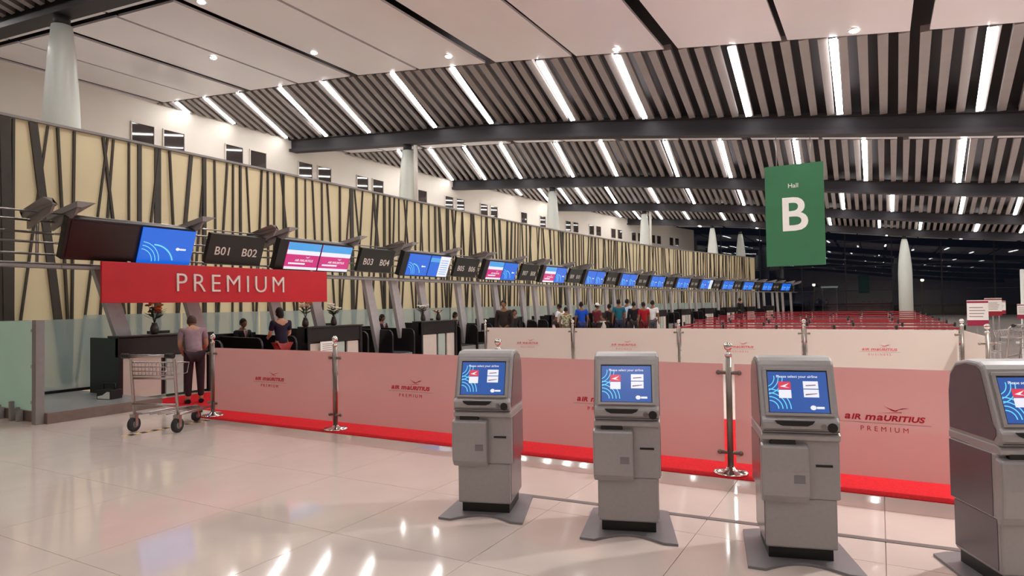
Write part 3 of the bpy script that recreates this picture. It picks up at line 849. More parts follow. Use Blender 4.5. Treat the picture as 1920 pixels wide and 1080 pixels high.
# ------------------------------------------------------------ self-service kiosks
def rounded(pts): return pts
def build_kiosk(c, rz, lab, socket=False):
    t = thing('check_in_kiosk', (c[0], c[1], 0), rz, lab, 'kiosk', 'self-service kiosks')
    # butterfly foot plate
    arcp = [(-.24 + .48 * i / 10, -.35 + .13 * math.sin(math.pi * i / 10)) for i in range(11)]
    poly = [(-.34, -.36)] + arcp + [(.34, -.36), (.30, .36), (.2, .40), (-.2, .40), (-.30, .36)]
    poly[0] = (-.345, -.33)
    b = MB(); b.prism(poly, 'z', 0.0, .018); obj('foot_plate', b, M['kiosk_base'], t, .003)
    b = MB(); b.box(-.195, .195, -.15, .24, .018, .13); obj('plinth', b, M['blackplastic'], t)
    # lower cabinet
    b = MB(); b.prism([(-.215, -.20), (.215, -.20), (.215, .26), (-.215, .26)], 'z', .10, .42)
    b.prism([(-.235, -.215), (.235, -.215), (.235, .26), (-.235, .26)], 'z', .42, .80)
    obj('cabinet', b, M['kiosk'], t, .012)
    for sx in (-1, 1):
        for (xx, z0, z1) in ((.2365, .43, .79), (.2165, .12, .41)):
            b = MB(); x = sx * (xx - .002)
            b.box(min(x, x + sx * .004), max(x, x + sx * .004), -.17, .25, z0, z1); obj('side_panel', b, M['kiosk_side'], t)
    # receipt door bulging at the left
    b = MB(); prof = [(-.205, .395), (-.24, .405), (-.272, .45), (-.28, .60), (-.274, .765), (-.205, .78)]
    b.prism(prof, 'x', -.243, .045); dr = obj('receipt_door', b, M['kiosk'], t, .014)
    b = MB(); b.box(-.05, .015, -.2815, -.276, .535, .585); obj('door_mark', b, M['kiosk_base'], dr)
    b = MB(); b.box(-.185, -.03, -.245, -.20, .765, .815); obj('receipt_slot', b, M['blackplastic'], t, .006)
    b = MB(); b.box(.09, .19, -.221, -.214, .628, .642); obj('card_slot', b, M['blackplastic'], t)
    # neck shelf
    b = MB(); b.prism([(-.245, .795), (-.25, .83), (-.21, .85), (.26, .85), (.26, .80)], 'x', -.236, .236); obj('neck', b, M['kiosk'], t, .008)
    # head: side outline swept across the width
    side = [(-.235, .84), (-.262, .875), (-.262, .915), (-.233, .945), (-.119, 1.268), (-.10, 1.292), (-.06, 1.31), (.05, 1.315), (.17, 1.29), (.24, 1.22), (.265, 1.10), (.265, .84)]
    b = MB(); b.prism(side, 'x', -.232, .232); hd = obj('head', b, M['kiosk'], t, .016)
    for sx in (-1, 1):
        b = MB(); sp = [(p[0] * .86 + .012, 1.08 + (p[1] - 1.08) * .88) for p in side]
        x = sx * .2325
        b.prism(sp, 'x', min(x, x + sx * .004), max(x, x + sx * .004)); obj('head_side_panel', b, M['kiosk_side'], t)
    # the tilted display: front line from (-.235,.95) to (-.125,1.262)
    p0, p1 = Vector((0, -.235, .95)), Vector((0, -.125, 1.262))
    d = (p1 - p0).normalized(); nrm = Vector((0, -d.z, d.y))
    mid = (p0 + p1) / 2 + d * -.006
    xf = Matrix(((1, 0, 0, mid.x), (0, -nrm.y, d.y, mid.y), (0, -nrm.z, d.z, mid.z), (0, 0, 0, 1)))
    # local: x right, y into kiosk, z up the face
    b = MB()
    for (a0, a1, c0, c1) in ((-.205, .205, .138, .16), (-.205, .205, -.16, -.142), (-.205, -.183, -.142, .138), (.183, .205, -.142, .138)):
        b.box(a0, a1, -.012, .02, c0, c1, 0, xf)
    obj('bezel', b, M['kiosk'], t, .004)
    b = MB()
    for (a0, a1, c0, c1) in ((-.184, .184, .128, .139), (-.184, .184, -.1435, -.137), (-.184, -.178, -.139, .13), (.178, .184, -.139, .13)):
        b.box(a0, a1, -.006, .01, c0, c1, 0, xf)
    obj('display_edge', b, M['blackplastic'], t)
    b = MB(); b.box(-.178, .178, -.004, .008, -.137, .128, 0, xf); sc = obj('screen', b, M['deepblue'], t)
    y = -.0055
    g = MB(); clip = (-.177, -.03, -.136, .1)
    for r in (.05, .075, .1, .125): add_arc(g, -.175, -.115, r, r + .006, 0, 90, y, xf, clip)
    for r in (.06, .085, .11): add_arc(g, -.2, .09, r, r + .005, -80, 10, y, xf, clip)
    obj('swirl', g, M['cyan'], sc)
    text('screen_lettering', 'Please select your airline', .025, M['scrwhite'], sc, (0, y, .096), .0005, 1, 0, 0, xf)
    tiles = [(-.115, -.04, .012, .062, 'scrred'), (-.115, -.04, -.045, .008, 'scrwhite'), (.035, .125, .018, .066, 'scrwhite'), (.035, .125, -.038, .012, 'scrwhite')]
    for (a0, a1, c0, c1, m) in tiles:
        g = MB(); g.box(a0, a1, y - .001, y + .001, c0, c1, 0, xf); obj('tile', g, M[m], sc)
    g = MB(); g.prism([(-.105, .03), (-.08, .04), (-.05, .052), (-.075, .03), (-.05, .022), (-.085, .026)], 'y', y - .002, y - .001, 0, xf); 
    obj('bird_emblem', g, M['scrwhite'], sc)
    g = MB(); g.prism([(.045, -.018), (.115, -.012), (.115, -.016), (.045, -.026)], 'y', y - .002, y - .001, 0, xf)
    g.prism([(.05, .04), (.11, .044), (.11, .038), (.05, .034)], 'y', y - .002, y - .001, 0, xf)
    obj('tile_mark', g, M['greyprint'], sc)
    g = MB(); g.ball((.085, y, -.105), .015, 8, 0, (1.2, .05, 1), xf); g.box(.105, .15, y - .001, y + .001, -.112, -.098, 0, xf); obj('emblem', g, M['scrwhite'], sc)
    # mouth and reader under the display
    b = MB(); b.prism([(-.155, .925), (.085, .925), (.07, .905), (.04, .892), (-.11, .892), (-.14, .905)], 'y', -.268, -.24); obj('document_tray', b, M['blackplastic'], t, .003)
    b = MB(); b.prism([(-.06, .892), (-.01, .892), (-.015, .875), (-.055, .875)], 'y', -.272, -.25); obj('tray_lip', b, M['kiosk'], t)
    b = MB(); b.lathe([(.026, -.012), (.03, 0), (.03, .004)], 16, 0, (0, 0, 0), Matrix.Translation((.185, -.262, .885)) @ Matrix.Rotation(R(90), 4, 'X')); obj('reader_eye', b, M['blackplastic'], t)
    b = MB(); b.lathe([(.018, -.006), (.02, 0)], 14, 0, (0, 0, 0), Matrix.Translation((.135, -.262, .888)) @ Matrix.Rotation(R(90), 4, 'X')); obj('reader_ring', b, M['greymetal'], t)
    b = MB(); b.box(-.225, .225, -.2635, -.258, .858, .862); obj('seam', b, M['blackplastic'], t)
    if socket:
        b = MB(); b.box(.216, .25, .0, .08, .3, .42); obj('socket_box', b, M['greymetal'], t, .004)
build_kiosk((-2.85, 4.63), R(18), 'silver check-in kiosk with blue screen, leftmost of the four')
build_kiosk((-1.68, 4.73), R(18), 'silver check-in kiosk with blue screen, second from the left')
build_kiosk((-.52, 4.74), R(16), 'silver check-in kiosk with socket box on its side, third from the left', True)
build_kiosk((.69, 4.88), R(24), 'silver check-in kiosk cut by the right edge of the frame, dark side showing')

# ------------------------------------------------------------ hanging sign
def build_hanging_sign():
    t = thing('zone_sign', (-2.25, 22.3, 0), 0, 'large green hanging sign with a white letter B', 'sign')
    b = MB(); b.box(-.86, .86, -.03, .03, 2.78, 6.0); p = obj('banner', b, M['green'], t)
    text('letter', 'B', 1.5, M['white'], t, (-.02, -.034, 4.36), .004, 1, 0, .022)
    text('small_lettering', 'Hall', .2, M['white'], t, (-.02, -.034, 5.32), .004, 1, 0, .0)
    for x in (-.5, .5):
        b = MB(); b.tube([(x, 0, 6.0), (x, 0, roof_z(-2.25 + x, 22.3) - .56)], .014, 6); obj('hanging_wire', b, M['steel'], t)
build_hanging_sign()

# ------------------------------------------------------------ luggage trolleys
def build_trolley(loc, rz, lab, grp=None):
    t = thing('luggage_trolley', loc, rz, lab, 'trolley', grp)
    w = .34
    for sx in (-1, 1):
        b = MB(); b.tube([(sx * w, .02, .2), (sx * w, -.02, .55), (sx * w, -.06, 1.0), (sx * w, -.14, 1.06)], .02, 8); obj('upright', b, M['steel'], t)
        b = MB(); b.tube([(sx * w, .02, .24), (sx * w * .75, .5, .22), (sx * w * .45, .95, .2)], .02, 8); obj('side_rail', b, M['steel'], t)
    b = MB(); b.tube([(-w - .04, -.15, 1.06), (w + .04, -.15, 1.06)], .022, 10); hb = obj('handle', b, M['steel'], t)
    for sx in (-1, 1):
        b = MB(); b.tube([(sx * (w - .06), -.15, 1.06), (sx * (w + .06), -.15, 1.06)], .036, 10); obj('grip', b, M['blackplastic'], hb)
    bk = MB()
    for z in (.78, .84, .9, .96): bk.tube([(-w, -.05, z), (w, -.05, z)], .007, 6)
    for i in range(13): x = -w + 2 * w * i / 12; bk.tube([(x, -.05, .78), (x, -.06, .97)], .005, 5)
    for i in range(9): x = -w + 2 * w * i / 8; bk.tube([(x, -.05, .78), (x, .2, .8), (x, .24, .93)], .005, 5)
    bk.tube([(-w, -.05, .97), (-w, .24, .94), (w, .24, .94), (w, -.05, .97)], .01, 6)
    obj('basket', bk, M['steel'], t)
    for z, m in ((.74, 'white'), (.38, 'steel')):
        b = MB(); b.tube([(-w, -.03, z), (w, -.03, z)], .016, 8); obj('crossbar', b, M['steel'], t)
    b = MB()
    for i in range(5): x = -.2 + .1 * i; b.tube([(x * 1.3, .05, .235), (x, .9, .215)], .01, 6)
    obj('deck_wire', b, M['steel'], t)
    b = MB(); b.box(-.16, .06, .86, .92, .12, .2); obj('front_label', b, M['greenlabel'], t)
    for (x, y, r) in ((-w, .0, .1), (w, .0, .1), (0, .85, .08)):
        b = MB(); xf = Matrix.Translation((x, y, r)) @ Matrix.Rotation(R(90), 4, 'Y')
        b.lathe([(r * .5, -.03), (r * .95, -.03), (r, -.02), (r, .02), (r * .95, .03), (r * .5, .03)], 20, 0, (0, 0, 0), xf); wh = obj('wheel', b, M['rubber'], t)
        b = MB(); b.lathe([(.001, -.034), (r * .5, -.032), (r * .5, .032), (.001, .034)], 16, 0, (0, 0, 0), xf); obj('hub', b, M['greymetal'], wh)
        b = MB(); b.box(x - .045, x + .045, y - .03, y + .03, r * 1.9, .24); b.box(x - .05, x - .038, y - .025, y + .025, r * .8, r * 2); b.box(x + .038, x + .05, y - .025, y + .025, r * .8, r * 2); obj('caster_fork', b, M['steel'], t)
    return t
trol = build_trolley((-8.75, 5.42, 0), R(19), 'empty silver luggage trolley standing at the left by the platform', None)
def trolley_row():
    for i in range(7):
        c = copy_tree(trol); c.location = (2.15 + .36 * i, 19.6 - .36 * i, 0) if False else (2.6 + .30 * i, 18.2 - .16 * i, 0); c.rotation_euler = (0, 0, R(62))
        c['label'] = 'silver luggage trolley nested in the row at the right edge, %s from the left' % ORD[i]; c['group'] = 'nested trolleys at the right'
trolley_row()

# hazard tape on the floor
t = thing('hazard_tape', (0, 0, 0.001), 0, 'black and yellow hazard tape on the floor around the trolley', 'tape')
def tape(p, q, n):
    p, q = Vector(p), Vector(q); d = (q - p) / n; sd = Vector((-d.y, d.x))  .normalized() * .045
    for i in range(n):
        a, c = p + d * i, p + d * (i + 1)
        b = MB(); b.hexa([(a.x + sd.x, a.y + sd.y, 0), (a.x - sd.x, a.y - sd.y, 0), (c.x - sd.x, c.y - sd.y, 0), (c.x + sd.x, c.y + sd.y, 0),
                          (a.x + sd.x, a.y + sd.y, .0015), (a.x - sd.x, a.y - sd.y, .0015), (c.x - sd.x, c.y - sd.y, .0015), (c.x + sd.x, c.y + sd.y, .0015)])
        obj('tape_stripe', b, M['blackplastic' if i % 2 else 'yellow'], t)
tape((-8.84, 5.02), (-8.93, 6.36), 16)

# ------------------------------------------------------------ queue belts beyond the white barrier
def build_belts():
    rows = [20.2, 22.6, 25.2, 28.2, 31.6, 35.6, 40.2, 45.8]
    first = None
    for r, y in enumerate(rows):
        xl = {0: -5.6, 1: -5.9, 2: -6.2}.get(r, -6.2 - .25 * r); n = int((1.9 - xl) / 1.3)
        for i in range(n + 1):
            x = xl + (1.9 - xl) * i / n; w = (1.9 - xl) / n
            lab = 'slim grey queue post, %s from the left in the %s belt row beyond the barrier' % (ORD[i], ORD[r])
            t = thing('queue_post', (x, y, 0), 0, lab, 'post', 'queue posts with red belts')
            if first is None:
                b = MB(); b.lathe([(.16, 0), (.16, .012), (.05, .03), (.03, .05)], 16); first = [b.mesh('base')]; first[0].materials.append(M['greymetal'])
                b = MB(); b.lathe([(.028, .03), (.028, .95)], 10); first.append(b.mesh('pole')); first[1].materials.append(M['greymetal'])
                b = MB(); b.lathe([(.035, .86), (.035, .98), (.02, .99)], 10); first.append(b.mesh('belt_head')); first[2].materials.append(M['blackplastic'])
            for nm, me in zip(('base', 'pole', 'belt_head'), first): link(nm, me, None, t)
            if i < n:
                for z in ((.9, .5) if r in (0, 3, 6) else (.9,)):
                    b = MB(); b.box(.03, w - .03, -.002, .002, z - .025, z + .025); obj('belt', b, M['belt'], t)
build_belts()

def info_board(x, y, w, z0, z1, m, lab, rz=0.0):
    t = thing('info_board', (x, y, 0), rz, lab, 'sign', 'info boards on stands')
    b = MB(); b.lathe([(.2, 0), (.2, .015), (.05, .03), (.025, .05)], 18); obj('base', b, M['greymetal'], t)
    b = MB(); b.lathe([(.022, .03), (.022, z1)], 10); obj('pole', b, M['greymetal'], t)
    b = MB(); b.box(-w, w, -.05, -.028, z0, z1); bd = obj('board', b, M['white'], t)
    b = MB(); b.box(-w, w, -.053, -.05, z1 - .1 * (z1 - z0) * 1.4, z1 - .02); b.box(-w, w, -.053, -.05, z0 - .14, z0); obj('red_band', b, M[m], bd)
    b = MB()
    for i in range(4): b.box(-w * .8, w * (.5 + .1 * (i % 3)), -.053, -.05, z0 + (.16 + .15 * i) * (z1 - z0), z0 + (.2 + .15 * i) * (z1 - z0)); 
    obj('text_line', b, M['greyprint'], bd)
info_board(2.16, 20.0, .22, 1.12, 1.62, 'magenta', 'white notice board with dark red header, nearest of the stand signs at right')
info_board(3.1, 25, .22, 1.25, 1.66, 'belt', 'pinkish notice board behind the largest one at right')
info_board(3.9, 30, .2, 1.2, 1.55, 'magenta', 'small white notice board, third from the left at right')
info_board(4.15, 27, .16, 1.1, 1.45, 'magenta', 'small white notice board, rightmost of the stand signs')
# slim white pole at the right edge
t = thing('slim_pole', (4.62, 30.0, 0), 0, 'slim white floor-standing pole at the right edge of the frame', 'pole')
b = MB(); b.lathe([(.25, 0), (.25, .03), (.07, .05), (.065, 2.66), (.05, 2.7)], 18); obj('shaft', b, M['column'], t)

# ------------------------------------------------------------ flower arrangements
def flowers(x, y, z, kind, lab, h=.62):
    t = thing('flower_arrangement', (x, y, z), random.uniform(0, 6), lab, 'flowers', 'flowers on the desks')
    b = MB(); b.lathe([(.05, 0), (.08, .03), (.075, .12), (.045, .2), (.055, .22)], 16); obj('vase', b, M['vase'], t)
    rnd = random.Random(int(y * 10))
    for i in range(9):
        a = rnd.uniform(0, 6.28); l = rnd.uniform(.5, 1) * (h - .2); sp = rnd.uniform(.03, .16)
        b = MB(); b.tube([(0, 0, .18), (math.cos(a) * sp * .5, math.sin(a) * sp * .5, .2 + l * .6), (math.cos(a) * sp, math.sin(a) * sp, .2 + l)], [.006, .005, .004], 5)
        for s in (.35, .6):
            c = Vector((math.cos(a) * sp * s, math.sin(a) * sp * s, .2 + l * s)); dv = Vector((math.cos(a + 1.2 * s), math.sin(a + 1.2 * s), .5))
            sd = dv.cross(Vector((0, 0, 1))).normalized() * .03
            q = [c, c + dv * .07 + sd, c + dv * .16, c + dv * .07 - sd]
            b.add(q + [p + Vector((0, 0, .004)) for p in q], [(0, 1, 2, 3), (7, 6, 5, 4), (0, 4, 5, 1), (1, 5, 6, 2), (2, 6, 7, 3), (3, 7, 4, 0)])
        st = obj('stem', b, M['leaf'], t)
        b = MB(); c = Vector((math.cos(a) * sp, math.sin(a) * sp, .2 + l))
        for j in range(6):
            q = j * 1.047; b.ball((c.x + .028 * math.cos(q), c.y + .028 * math.sin(q), c.z + .01 * (j % 2)), .026, 6, 0, (1.2, 1.2, .6))
        b.ball(c, .02, 6)
        obj('bloom', b, M[{'o': ('flower_orange' if i % 2 else 'flower_red'), 'w': 'flower_white', 'm': ('flower_white' if i % 2 else 'flower_orange')}[kind]], st)
flowers(-12.22, 7.55, 1.22, 'o', 'tall orange and red flower arrangement under the red banner, left')
flowers(-12.22, 11.35, 1.22, 'm', 'white and orange flower arrangement on the second desk, left end', .6)
flowers(-12.22, 12.3, 1.22, 'w', 'dark-leaved white flower arrangement on the second desk, right end', .55)
flowers(-12.25, 16.1, 1.22, 'w', 'white flower arrangement on the third desk', .5)
flowers(-12.25, 16.9, 1.22, 'm', 'low flower arrangement on the third desk, right of the white one', .3)

# ------------------------------------------------------------ people
def skin_mesh(verts, edges, radii, root=0, sub=1):
    me = bpy.data.meshes.new('figure'); me.from_pydata(verts, edges, [])
    o = bpy.data.objects.new('figure', me); C.objects.link(o)
    bm = bmesh.new(); bm.from_mesh(me); lay = bm.verts.layers.skin.verify(); bm.verts.ensure_lookup_table()
    for v, r in zip(bm.verts, radii):
        v[lay].radius = r if isinstance(r, tuple) else (r, r)
    bm.verts[root][lay].use_root = True
    bm.to_mesh(me); bm.free()
    sk = o.modifiers.new('skin', 'SKIN'); sk.use_smooth_shade = True
    ss = o.modifiers.new('sub', 'SUBSURF'); ss.levels = sub; ss.render_levels = sub
    dg = bpy.context.evaluated_depsgraph_get()
    out = bpy.data.meshes.new_from_object(o.evaluated_get(dg))
    bpy.data.objects.remove(o); bpy.data.meshes.remove(me)
    return out
_mc = {}
def cmat(name, col, rough=0.8):
    k = (name, col)
    if k not in _mc: _mc[k] = mat(name, srgb(*col), rough=rough, var=0.12, scale=14, bump=0.2, spec=0.2)
    return _mc[k]
SKIN = cmat('skin_brown', (132, 92, 70), .55); SKIN_L = cmat('skin_tan', (176, 130, 104), .55)
def person(x, y, face, lab, shirt, pants, hair=(28, 22, 20), H=1.72, pose='stand', skin=None, cap=None, sleeve='long', zf=0.0, arms='down', pattern=None, suit=False, long_hair=False, lean=0.0):
    """face: heading in degrees the figure looks towards (0 = +y, 90 = +x)"""
    skin = skin or SKIN
    t = thing('person', (x, y, zf), -R(face), lab, 'person', 'people at check-in')
    k = H / 1.72
    def v(a, b, c): return Vector((a, b, c)) * k
    seat = pose == 'sit'
    hz = .72 if seat else .93
    ln = R(lean)
    def up(dz, dx=0, dy=0):     # points of the trunk, leaned forward about the hips
        return v(dx, dy * math.cos(ln) + dz * math.sin(ln), hz + dz * math.cos(ln) - dy * math.sin(ln))
    J = {'pel': up(0), 'belly': up(.14, 0, .01), 'chest': up(.36, 0, .01), 'ribs': up(.47), 'neck': up(.54, 0, 0), 'nk2': up(.60, 0, .02)}
    hc = up(.70, 0, .035)
    sh = .185
    for s, n in ((-1, 'L'), (1, 'R')):
        J['sh' + n] = up(.475, s * sh, 0)
        if arms == 'down':
            J['el' + n] = up(.20, s * (sh + .055), -.02); J['wr' + n] = up(-.03, s * (sh + .05), .06)
        elif arms == 'fwd':
            J['el' + n] = up(.22, s * (sh + .04), .08); J['wr' + n] = up(.20, s * (sh - .03), .32)
        else:
            J['el' + n] = up(.21, s * (sh + .07), .03)
            J['wr' + n] = up(.17, s * (.06 if n == 'L' else .10), .25)
        J['hp' + n] = v(s * .09, 0, hz - .05)
        if seat:
            J['kn' + n] = v(s * .1, .42, hz + .0); J['an' + n] = v(s * .1, .40, .09 + (.2)); J['toe' + n] = v(s * .11, .56, .05 + .2)
        else:
            J['kn' + n] = v(s * .1, .03 if n == 'L' else .01, .49); J['an' + n] = v(s * .105, -.01, .09); J['toe' + n] = v(s * .125, .15, .035)
    RAD = {'pel': (.145, .11), 'belly': (.13, .10), 'chest': (.15, .11), 'ribs': (.12, .085), 'neck': (.06, .06), 'nk2': (.056, .056), 'sh': .062, 'el': .045, 'wr': .031, 'hp': .09, 'kn': .062, 'an': .042, 'toe': .04}
    E = [('pel', 'belly'), ('belly', 'chest'), ('chest', 'ribs'), ('ribs', 'neck'), ('neck', 'nk2')]
    for n in 'LR': E += [('ribs', 'sh' + n), ('sh' + n, 'el' + n), ('el' + n, 'wr' + n), ('pel', 'hp' + n), ('hp' + n, 'kn' + n), ('kn' + n, 'an' + n), ('an' + n, 'toe' + n)]
    def build(names, grow=0.0, skip=()):
        ids = [n for n in names]
        idx = {n: i for i, n in enumerate(ids)}
        rr = []
        for n in ids:
            r = RAD.get(n, RAD.get(n[:-1])); r = r if isinstance(r, tuple) else (r, r)
            rr.append(((r[0] + grow) * k, (r[1] + grow) * k))
        ed = [(idx[a], idx[b]) for a, b in E if a in idx and b in idx]
        return ids, [J[n] for n in ids], ed, rr
    ids, vv, ed, rr = build(list(J.keys()))
    body = skin_mesh(vv, ed, rr)
    # head with face, ears and hands added to the same body mesh
    mb = MB()
    hx = Matrix.Translation(hc) @ Matrix.Rotation(-ln * .3, 4, 'X')
    n = 14; hv = []; hf = []
    for i in range(n + 1):
        th = math.pi * i / n
        for j in range(n):
            q = 2 * math.pi * j / n
            px, py, pz = .076 * math.sin(th) * math.cos(q), .096 * math.sin(th) * math.sin(q), -.118 * math.cos(th)
            if pz < -.02: px *= 1 - .28 * ((-pz - .02) / .1); py = py * (1 - .12 * ((-pz - .02) / .1)) + .012
            hv.append(Vector((px, py, pz)) * k)
    for i in range(n):
        for j in range(n): hf.append((i * n + j, i * n + (j + 1) % n, (i + 1) * n + (j + 1) % n, (i + 1) * n + j))
    mb.add(hv, hf, 0, True, hx)
    mb.tube([(0, .09 * k, .012 * k), (0, .108 * k, -.02 * k), (0, .112 * k, -.03 * k)], [.008 * k, .013 * k, .012 * k], 8, 0, hx)
    mb.ball((0, .094 * k, -.062 * k), .016 * k, 8, 0, (1.4, .45, .5), hx)
    for s in (-1, 1): mb.ball((s * .078 * k, -.005 * k, -.01 * k), .026 * k, 8, 0, (.35, .7, 1.1), hx)
    for s, nn in ((-1, 'L'), (1, 'R')):
        w = J['wr' + nn]; dv = (w - J['el' + nn]).normalized()
        sd = dv.cross(Vector((s, 0, .2))).normalized(); pn = dv.cross(sd).normalized()
        pc = w + dv * .05 * k
        mb.tube([w - dv * .02, w + dv * .04 * k, w + dv * .085 * k], [.026 * k, .034 * k, .03 * k], 8)
        for q, (o, L) in enumerate(((-.027, .075), (-.009, .088), (.009, .083), (.027, .065))):
            a = w + dv * .08 * k + sd * o * k
            mb.tube([a, a + dv * L * .5 * k - pn * .006 * s * k, a + dv * L * .9 * k - pn * .02 * s * k], [.0095 * k, .0085 * k, .0065 * k], 6)
        a = w + dv * .03 * k + sd * .03 * k
        mb.tube([a, a + dv * .035 * k + sd * .025 * k, a + dv * .065 * k + sd * .03 * k], [.012 * k, .0105 * k, .008 * k], 6)
    hm = mb.mesh('head')
    bm = bmesh.new(); bm.from_mesh(body); bm.from_mesh(hm); bm.to_mesh(body); bm.free(); bpy.data.meshes.remove(hm)
    for p in body.polygons: p.use_smooth = True; p.material_index = 0
    body.materials.clear(); link('body', body, skin, t)
    eb = MB()
    for s in (-1, 1): eb.ball((s * .031 * k, .083 * k, .006 * k), .0115 * k, 8, 0, (1, 1, .7), hx)
    obj('eyes', eb, cmat('eye_dark', (40, 30, 28), .3), t)
    # hair or cap
    mb = MB(); hv2 = []; hf2 = []
    rows = 8
    for i in range(rows + 1):
        th = math.pi * (1 - i / rows * .62)
        for j in range(n):
            q = 2 * math.pi * j / n
            front = max(0, math.sin(q))
            th2 = math.pi - (math.pi - th) * (1 - .42 * front) * (1.12 if long_hair else 1)
            hv2.append(Vector((.085 * math.sin(th2) * math.cos(q), .104 * math.sin(th2) * math.sin(q) - .006, -.127 * math.cos(th2))) * k)
    for i in range(rows):
        for j in range(n): hf2.append((i * n + j, i * n + (j + 1) % n, (i + 1) * n + (j + 1) % n, (i + 1) * n + j))
    mb.add(hv2, hf2, 0, True, hx)
    if long_hair: mb.ball((0, -.07 * k, -.05 * k), .06 * k, 10, 0, (1.2, .7, 1.5), hx)
    obj('hair', mb, cmat('hair', hair, .6), t)
    if cap:
        mb = MB(); mb.lathe([(.092 * k, .02 * k), (.096 * k, .05 * k), (.08 * k, .1 * k), (.045 * k, .128 * k), (.002, .138 * k)], 16, 0, (0, -.004, 0), hx)
        mb.prism([(-.07 * k, .07 * k), (.07 * k, .07 * k), (.055 * k, .16 * k), (-.055 * k, .16 * k)], 'z', .03 * k, .04 * k, 0, hx)
        obj('cap', mb, cmat('cap', cap), t)
    # clothes: shells that follow the body
    top = ['pel', 'belly', 'chest', 'ribs', 'shL', 'shR', 'elL', 'elR'] + (['wrL', 'wrR'] if sleeve == 'long' else [])
    keep = {n: J[n].copy() for n in J}
    if sleeve == 'short':
        for n in 'LR': J['el' + n] = J['sh' + n].lerp(J['el' + n], .75)
    else:
        for n in 'LR': J['wr' + n] = J['el' + n].lerp(J['wr' + n], .93)
    J['pel'] = keep['pel'] + (keep['pel'] - keep['belly']) * .6
    ids, vv, ed, rr = build(top, .016)
    me = skin_mesh(vv, ed, rr); me.materials.clear(); sm = cmat('shirt', shirt)
    if pattern:
        sm = cmat('printed_shirt', pattern[0]).copy(); rp = [nd for nd in sm.node_tree.nodes if nd.type == 'VALTORGB'][0]
        rp.color_ramp.elements[0].color = srgb(*pattern[0]); rp.color_ramp.elements[1].color = srgb(*pattern[1])
        rp.color_ramp.elements[0].position = .42; rp.color_ramp.elements[1].position = .52
        sm.name = 'printed_shirt'
    link('jacket' if suit else 'shirt', me, sm, t)
    if suit:
        mb = MB(); a = keep['ribs'] + Vector((0, .115 * k, .03 * k)); c = keep['chest'] + Vector((0, .135 * k, -.06 * k))
        mb.prism([(-.05 * k, a.z + .03 * k), (.05 * k, a.z + .03 * k), (0, c.z)], 'y', a.y - .02, a.y + .022 * k)
        cl_ = obj('collar_front', mb, cmat('white_collar', (226, 220, 214)), t)
        mb = MB(); mb.prism([(-.012 * k, a.z + .015 * k), (.012 * k, a.z + .015 * k), (.006 * k, c.z + .02), (-.006 * k, c.z + .02)], 'y', a.y + .02 * k, a.y + .03 * k)
        obj('tie', mb, cmat('red_tie', (140, 40, 44)), cl_)
    for n in keep: J[n] = keep[n]
    for n in 'LR': J['an' + n] = keep['kn' + n].lerp(keep['an' + n], .94)
    ids, vv, ed, rr = build(['pel', 'hpL', 'hpR', 'knL', 'knR', 'anL', 'anR'], .014)
    me = skin_mesh(vv, ed, rr); me.materials.clear(); link('trousers', me, cmat('trousers', pants), t)
    for n in 'LR':
        a, b_ = keep['an' + n], keep['toe' + n]; mb = MB()
        base = .0 if not seat else .2
        mb.tube([(a.x, a.y - .05 * k, base + .045 * k), (a.x, a.y, base + .05 * k), (b_.x, (a.y + b_.y) / 2, base + .045 * k), (b_.x, b_.y + .06 * k, base + .032 * k)], [.038 * k, .045 * k, .045 * k, .03 * k], 10)
        obj('shoe', mb, cmat('shoe', (30, 26, 26), .4), t)
    return t
def stool(x, y, lab):
    t = thing('stool', (x, y, 0), 0, lab, 'stool', 'staff stools behind the desks')
    b = MB(); b.lathe([(.26, 0), (.26, .02), (.04, .05)], 16); obj('base', b, M['greymetal'], t)
    b = MB(); b.lathe([(.03, .04), (.03, .55)], 10); obj('post', b, M['steel'], t)
    b = MB(); b.lathe([(.14, .54), (.2, .56), (.2, .6), (.16, .615)], 18); obj('seat', b, M['blackplastic'], t)
    b = MB(); b.lathe([(.15, .19), (.17, .2), (.15, .21)], 16); obj('foot_ring', b, M['steel'], t)

# staff behind the desks
for (x, y, lab, col, arms, long_hair, sk) in (
    (-13.25, 10.35, 'seated agent in black suit and white collar, under the red banner', (28, 24, 28), 'fwd', False, SKIN),
    (-13.35, 15.45, 'seated agent in dark plum jacket between the second and third desks', (58, 34, 44), 'fwd', True, SKIN),
    (-13.45, 19.55, 'seated agent in black, just right of the third desk', (30, 26, 28), 'fwd', True, SKIN),
    (-13.45, 24.0, 'seated agent in black behind the fourth desk', (26, 24, 28), 'fwd', False, SKIN)):
    stool(x, y, 'round black stool %s' % {0: 'of the agent under the red banner', 1: 'of the agent in plum', 2: 'of the agent right of the third desk', 3: 'of the agent behind the fourth desk'}[int((y - 10) // 4.5)])
    person(x, y, 90, lab, col, (26, 24, 28), pose='sit', arms=arms, H=1.62, skin=sk, suit=True, long_hair=long_hair)
person(-11.2, 9.75, -75, 'woman in navy top and reddish skirt standing at the counter under the red banner', (36, 30, 48), (150, 60, 56), H=1.68, arms='fwd', skin=SKIN_L, long_hair=True, sleeve='short', lean=8)
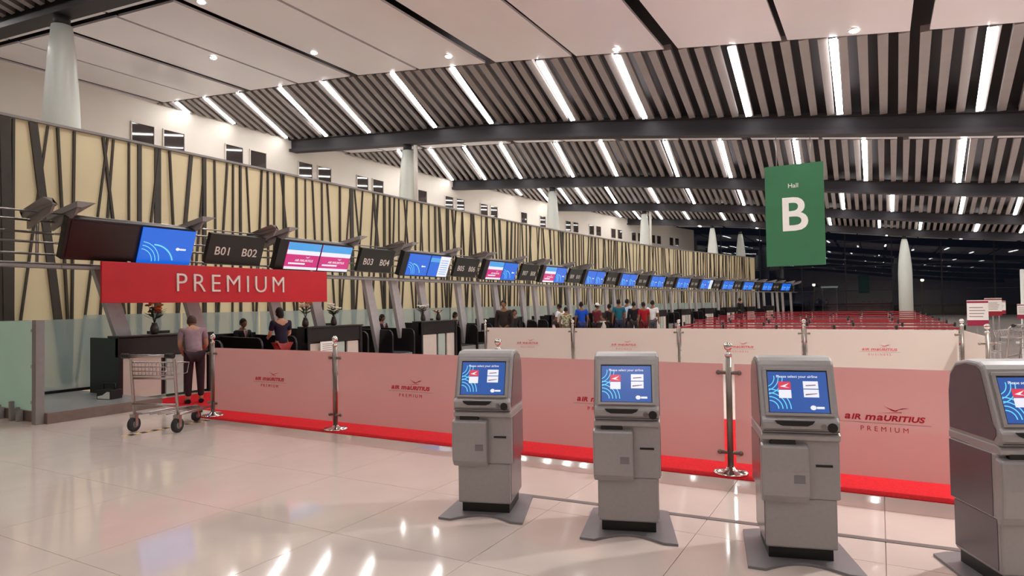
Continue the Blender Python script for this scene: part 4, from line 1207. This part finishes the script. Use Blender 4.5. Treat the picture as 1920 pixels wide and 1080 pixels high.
person(-10.7, 7.35, -62, 'passenger in mauve shirt bending over the first desk by the trolley', (150, 124, 132), (52, 34, 40), H=1.68, arms='fwd', skin=SKIN_L, sleeve='short', lean=34, hair=(70, 52, 44))
Q = [(-9.88, 17.0, 165, 'man in dark brown jacket standing left behind the white barrier', (44, 36, 32), (36, 30, 32), 1.80, 'down', None, None),
     (-10.45, 18.6, 120, 'shorter person in black close behind the man in dark brown', (30, 28, 28), (30, 28, 30), 1.5, 'down', None, None),
     (-10.36, 22.0, -80, 'person in white shirt, leftmost in the queue group', (226, 220, 220), (60, 52, 50), 1.66, 'fold', None, None),
     (-9.95, 21.6, -20, 'person in olive patterned top in the queue group', (120, 116, 84), (96, 92, 80), 1.54, 'down', None, ((96, 96, 70), (176, 170, 140))),
     (-9.93, 23.0, -40, 'broad person in bright blue shirt in the queue group', (24, 72, 176), (40, 50, 90), 1.72, 'down', None, None),
     (-9.55, 23.6, 30, 'person in maroon top and white cap in the queue group', (110, 40, 52), (50, 40, 44), 1.66, 'fold', (236, 232, 230), None),
     (-9.55, 25.0, -60, 'person in dark clothes holding papers in the queue group', (46, 38, 40), (36, 32, 36), 1.62, 'fold', None, None),
     (-9.16, 25.0, -35, 'person in teal shirt in the queue group', (32, 92, 110), (40, 46, 66), 1.80, 'down', None, None),
     (-9.6, 27.2, 20, 'person in pale blue shirt standing behind the teal one', (190, 206, 222), (50, 50, 60), 1.82, 'down', None, None),
     (-8.87, 26.0, -30, 'person in black top in the queue group', (34, 28, 34), (50, 46, 50), 1.70, 'down', None, None),
     (-8.12, 25.0, -45, 'person in dark red shirt at the right of the queue group', (150, 24, 36), (90, 24, 32), 1.68, 'down', None, None),
     (-8.2, 26.4, 0, 'person in white shirt, rightmost in the queue group', (226, 222, 224), (80, 76, 80), 1.74, 'down', None, None),
     (-8.0, 45.0, -60, 'lone person in black far off by the distant desks', (26, 24, 26), (30, 28, 30), 1.86, 'down', None, None)]
for (x, y, fc, lab, sh, pa, H, arms, cap, pat) in Q:
    person(x, y, fc, lab, sh, pa, H=H, arms=arms, cap=cap, pattern=pat, skin=SKIN, sleeve='short' if sh[0] > 100 or sh[2] > 100 else 'long')
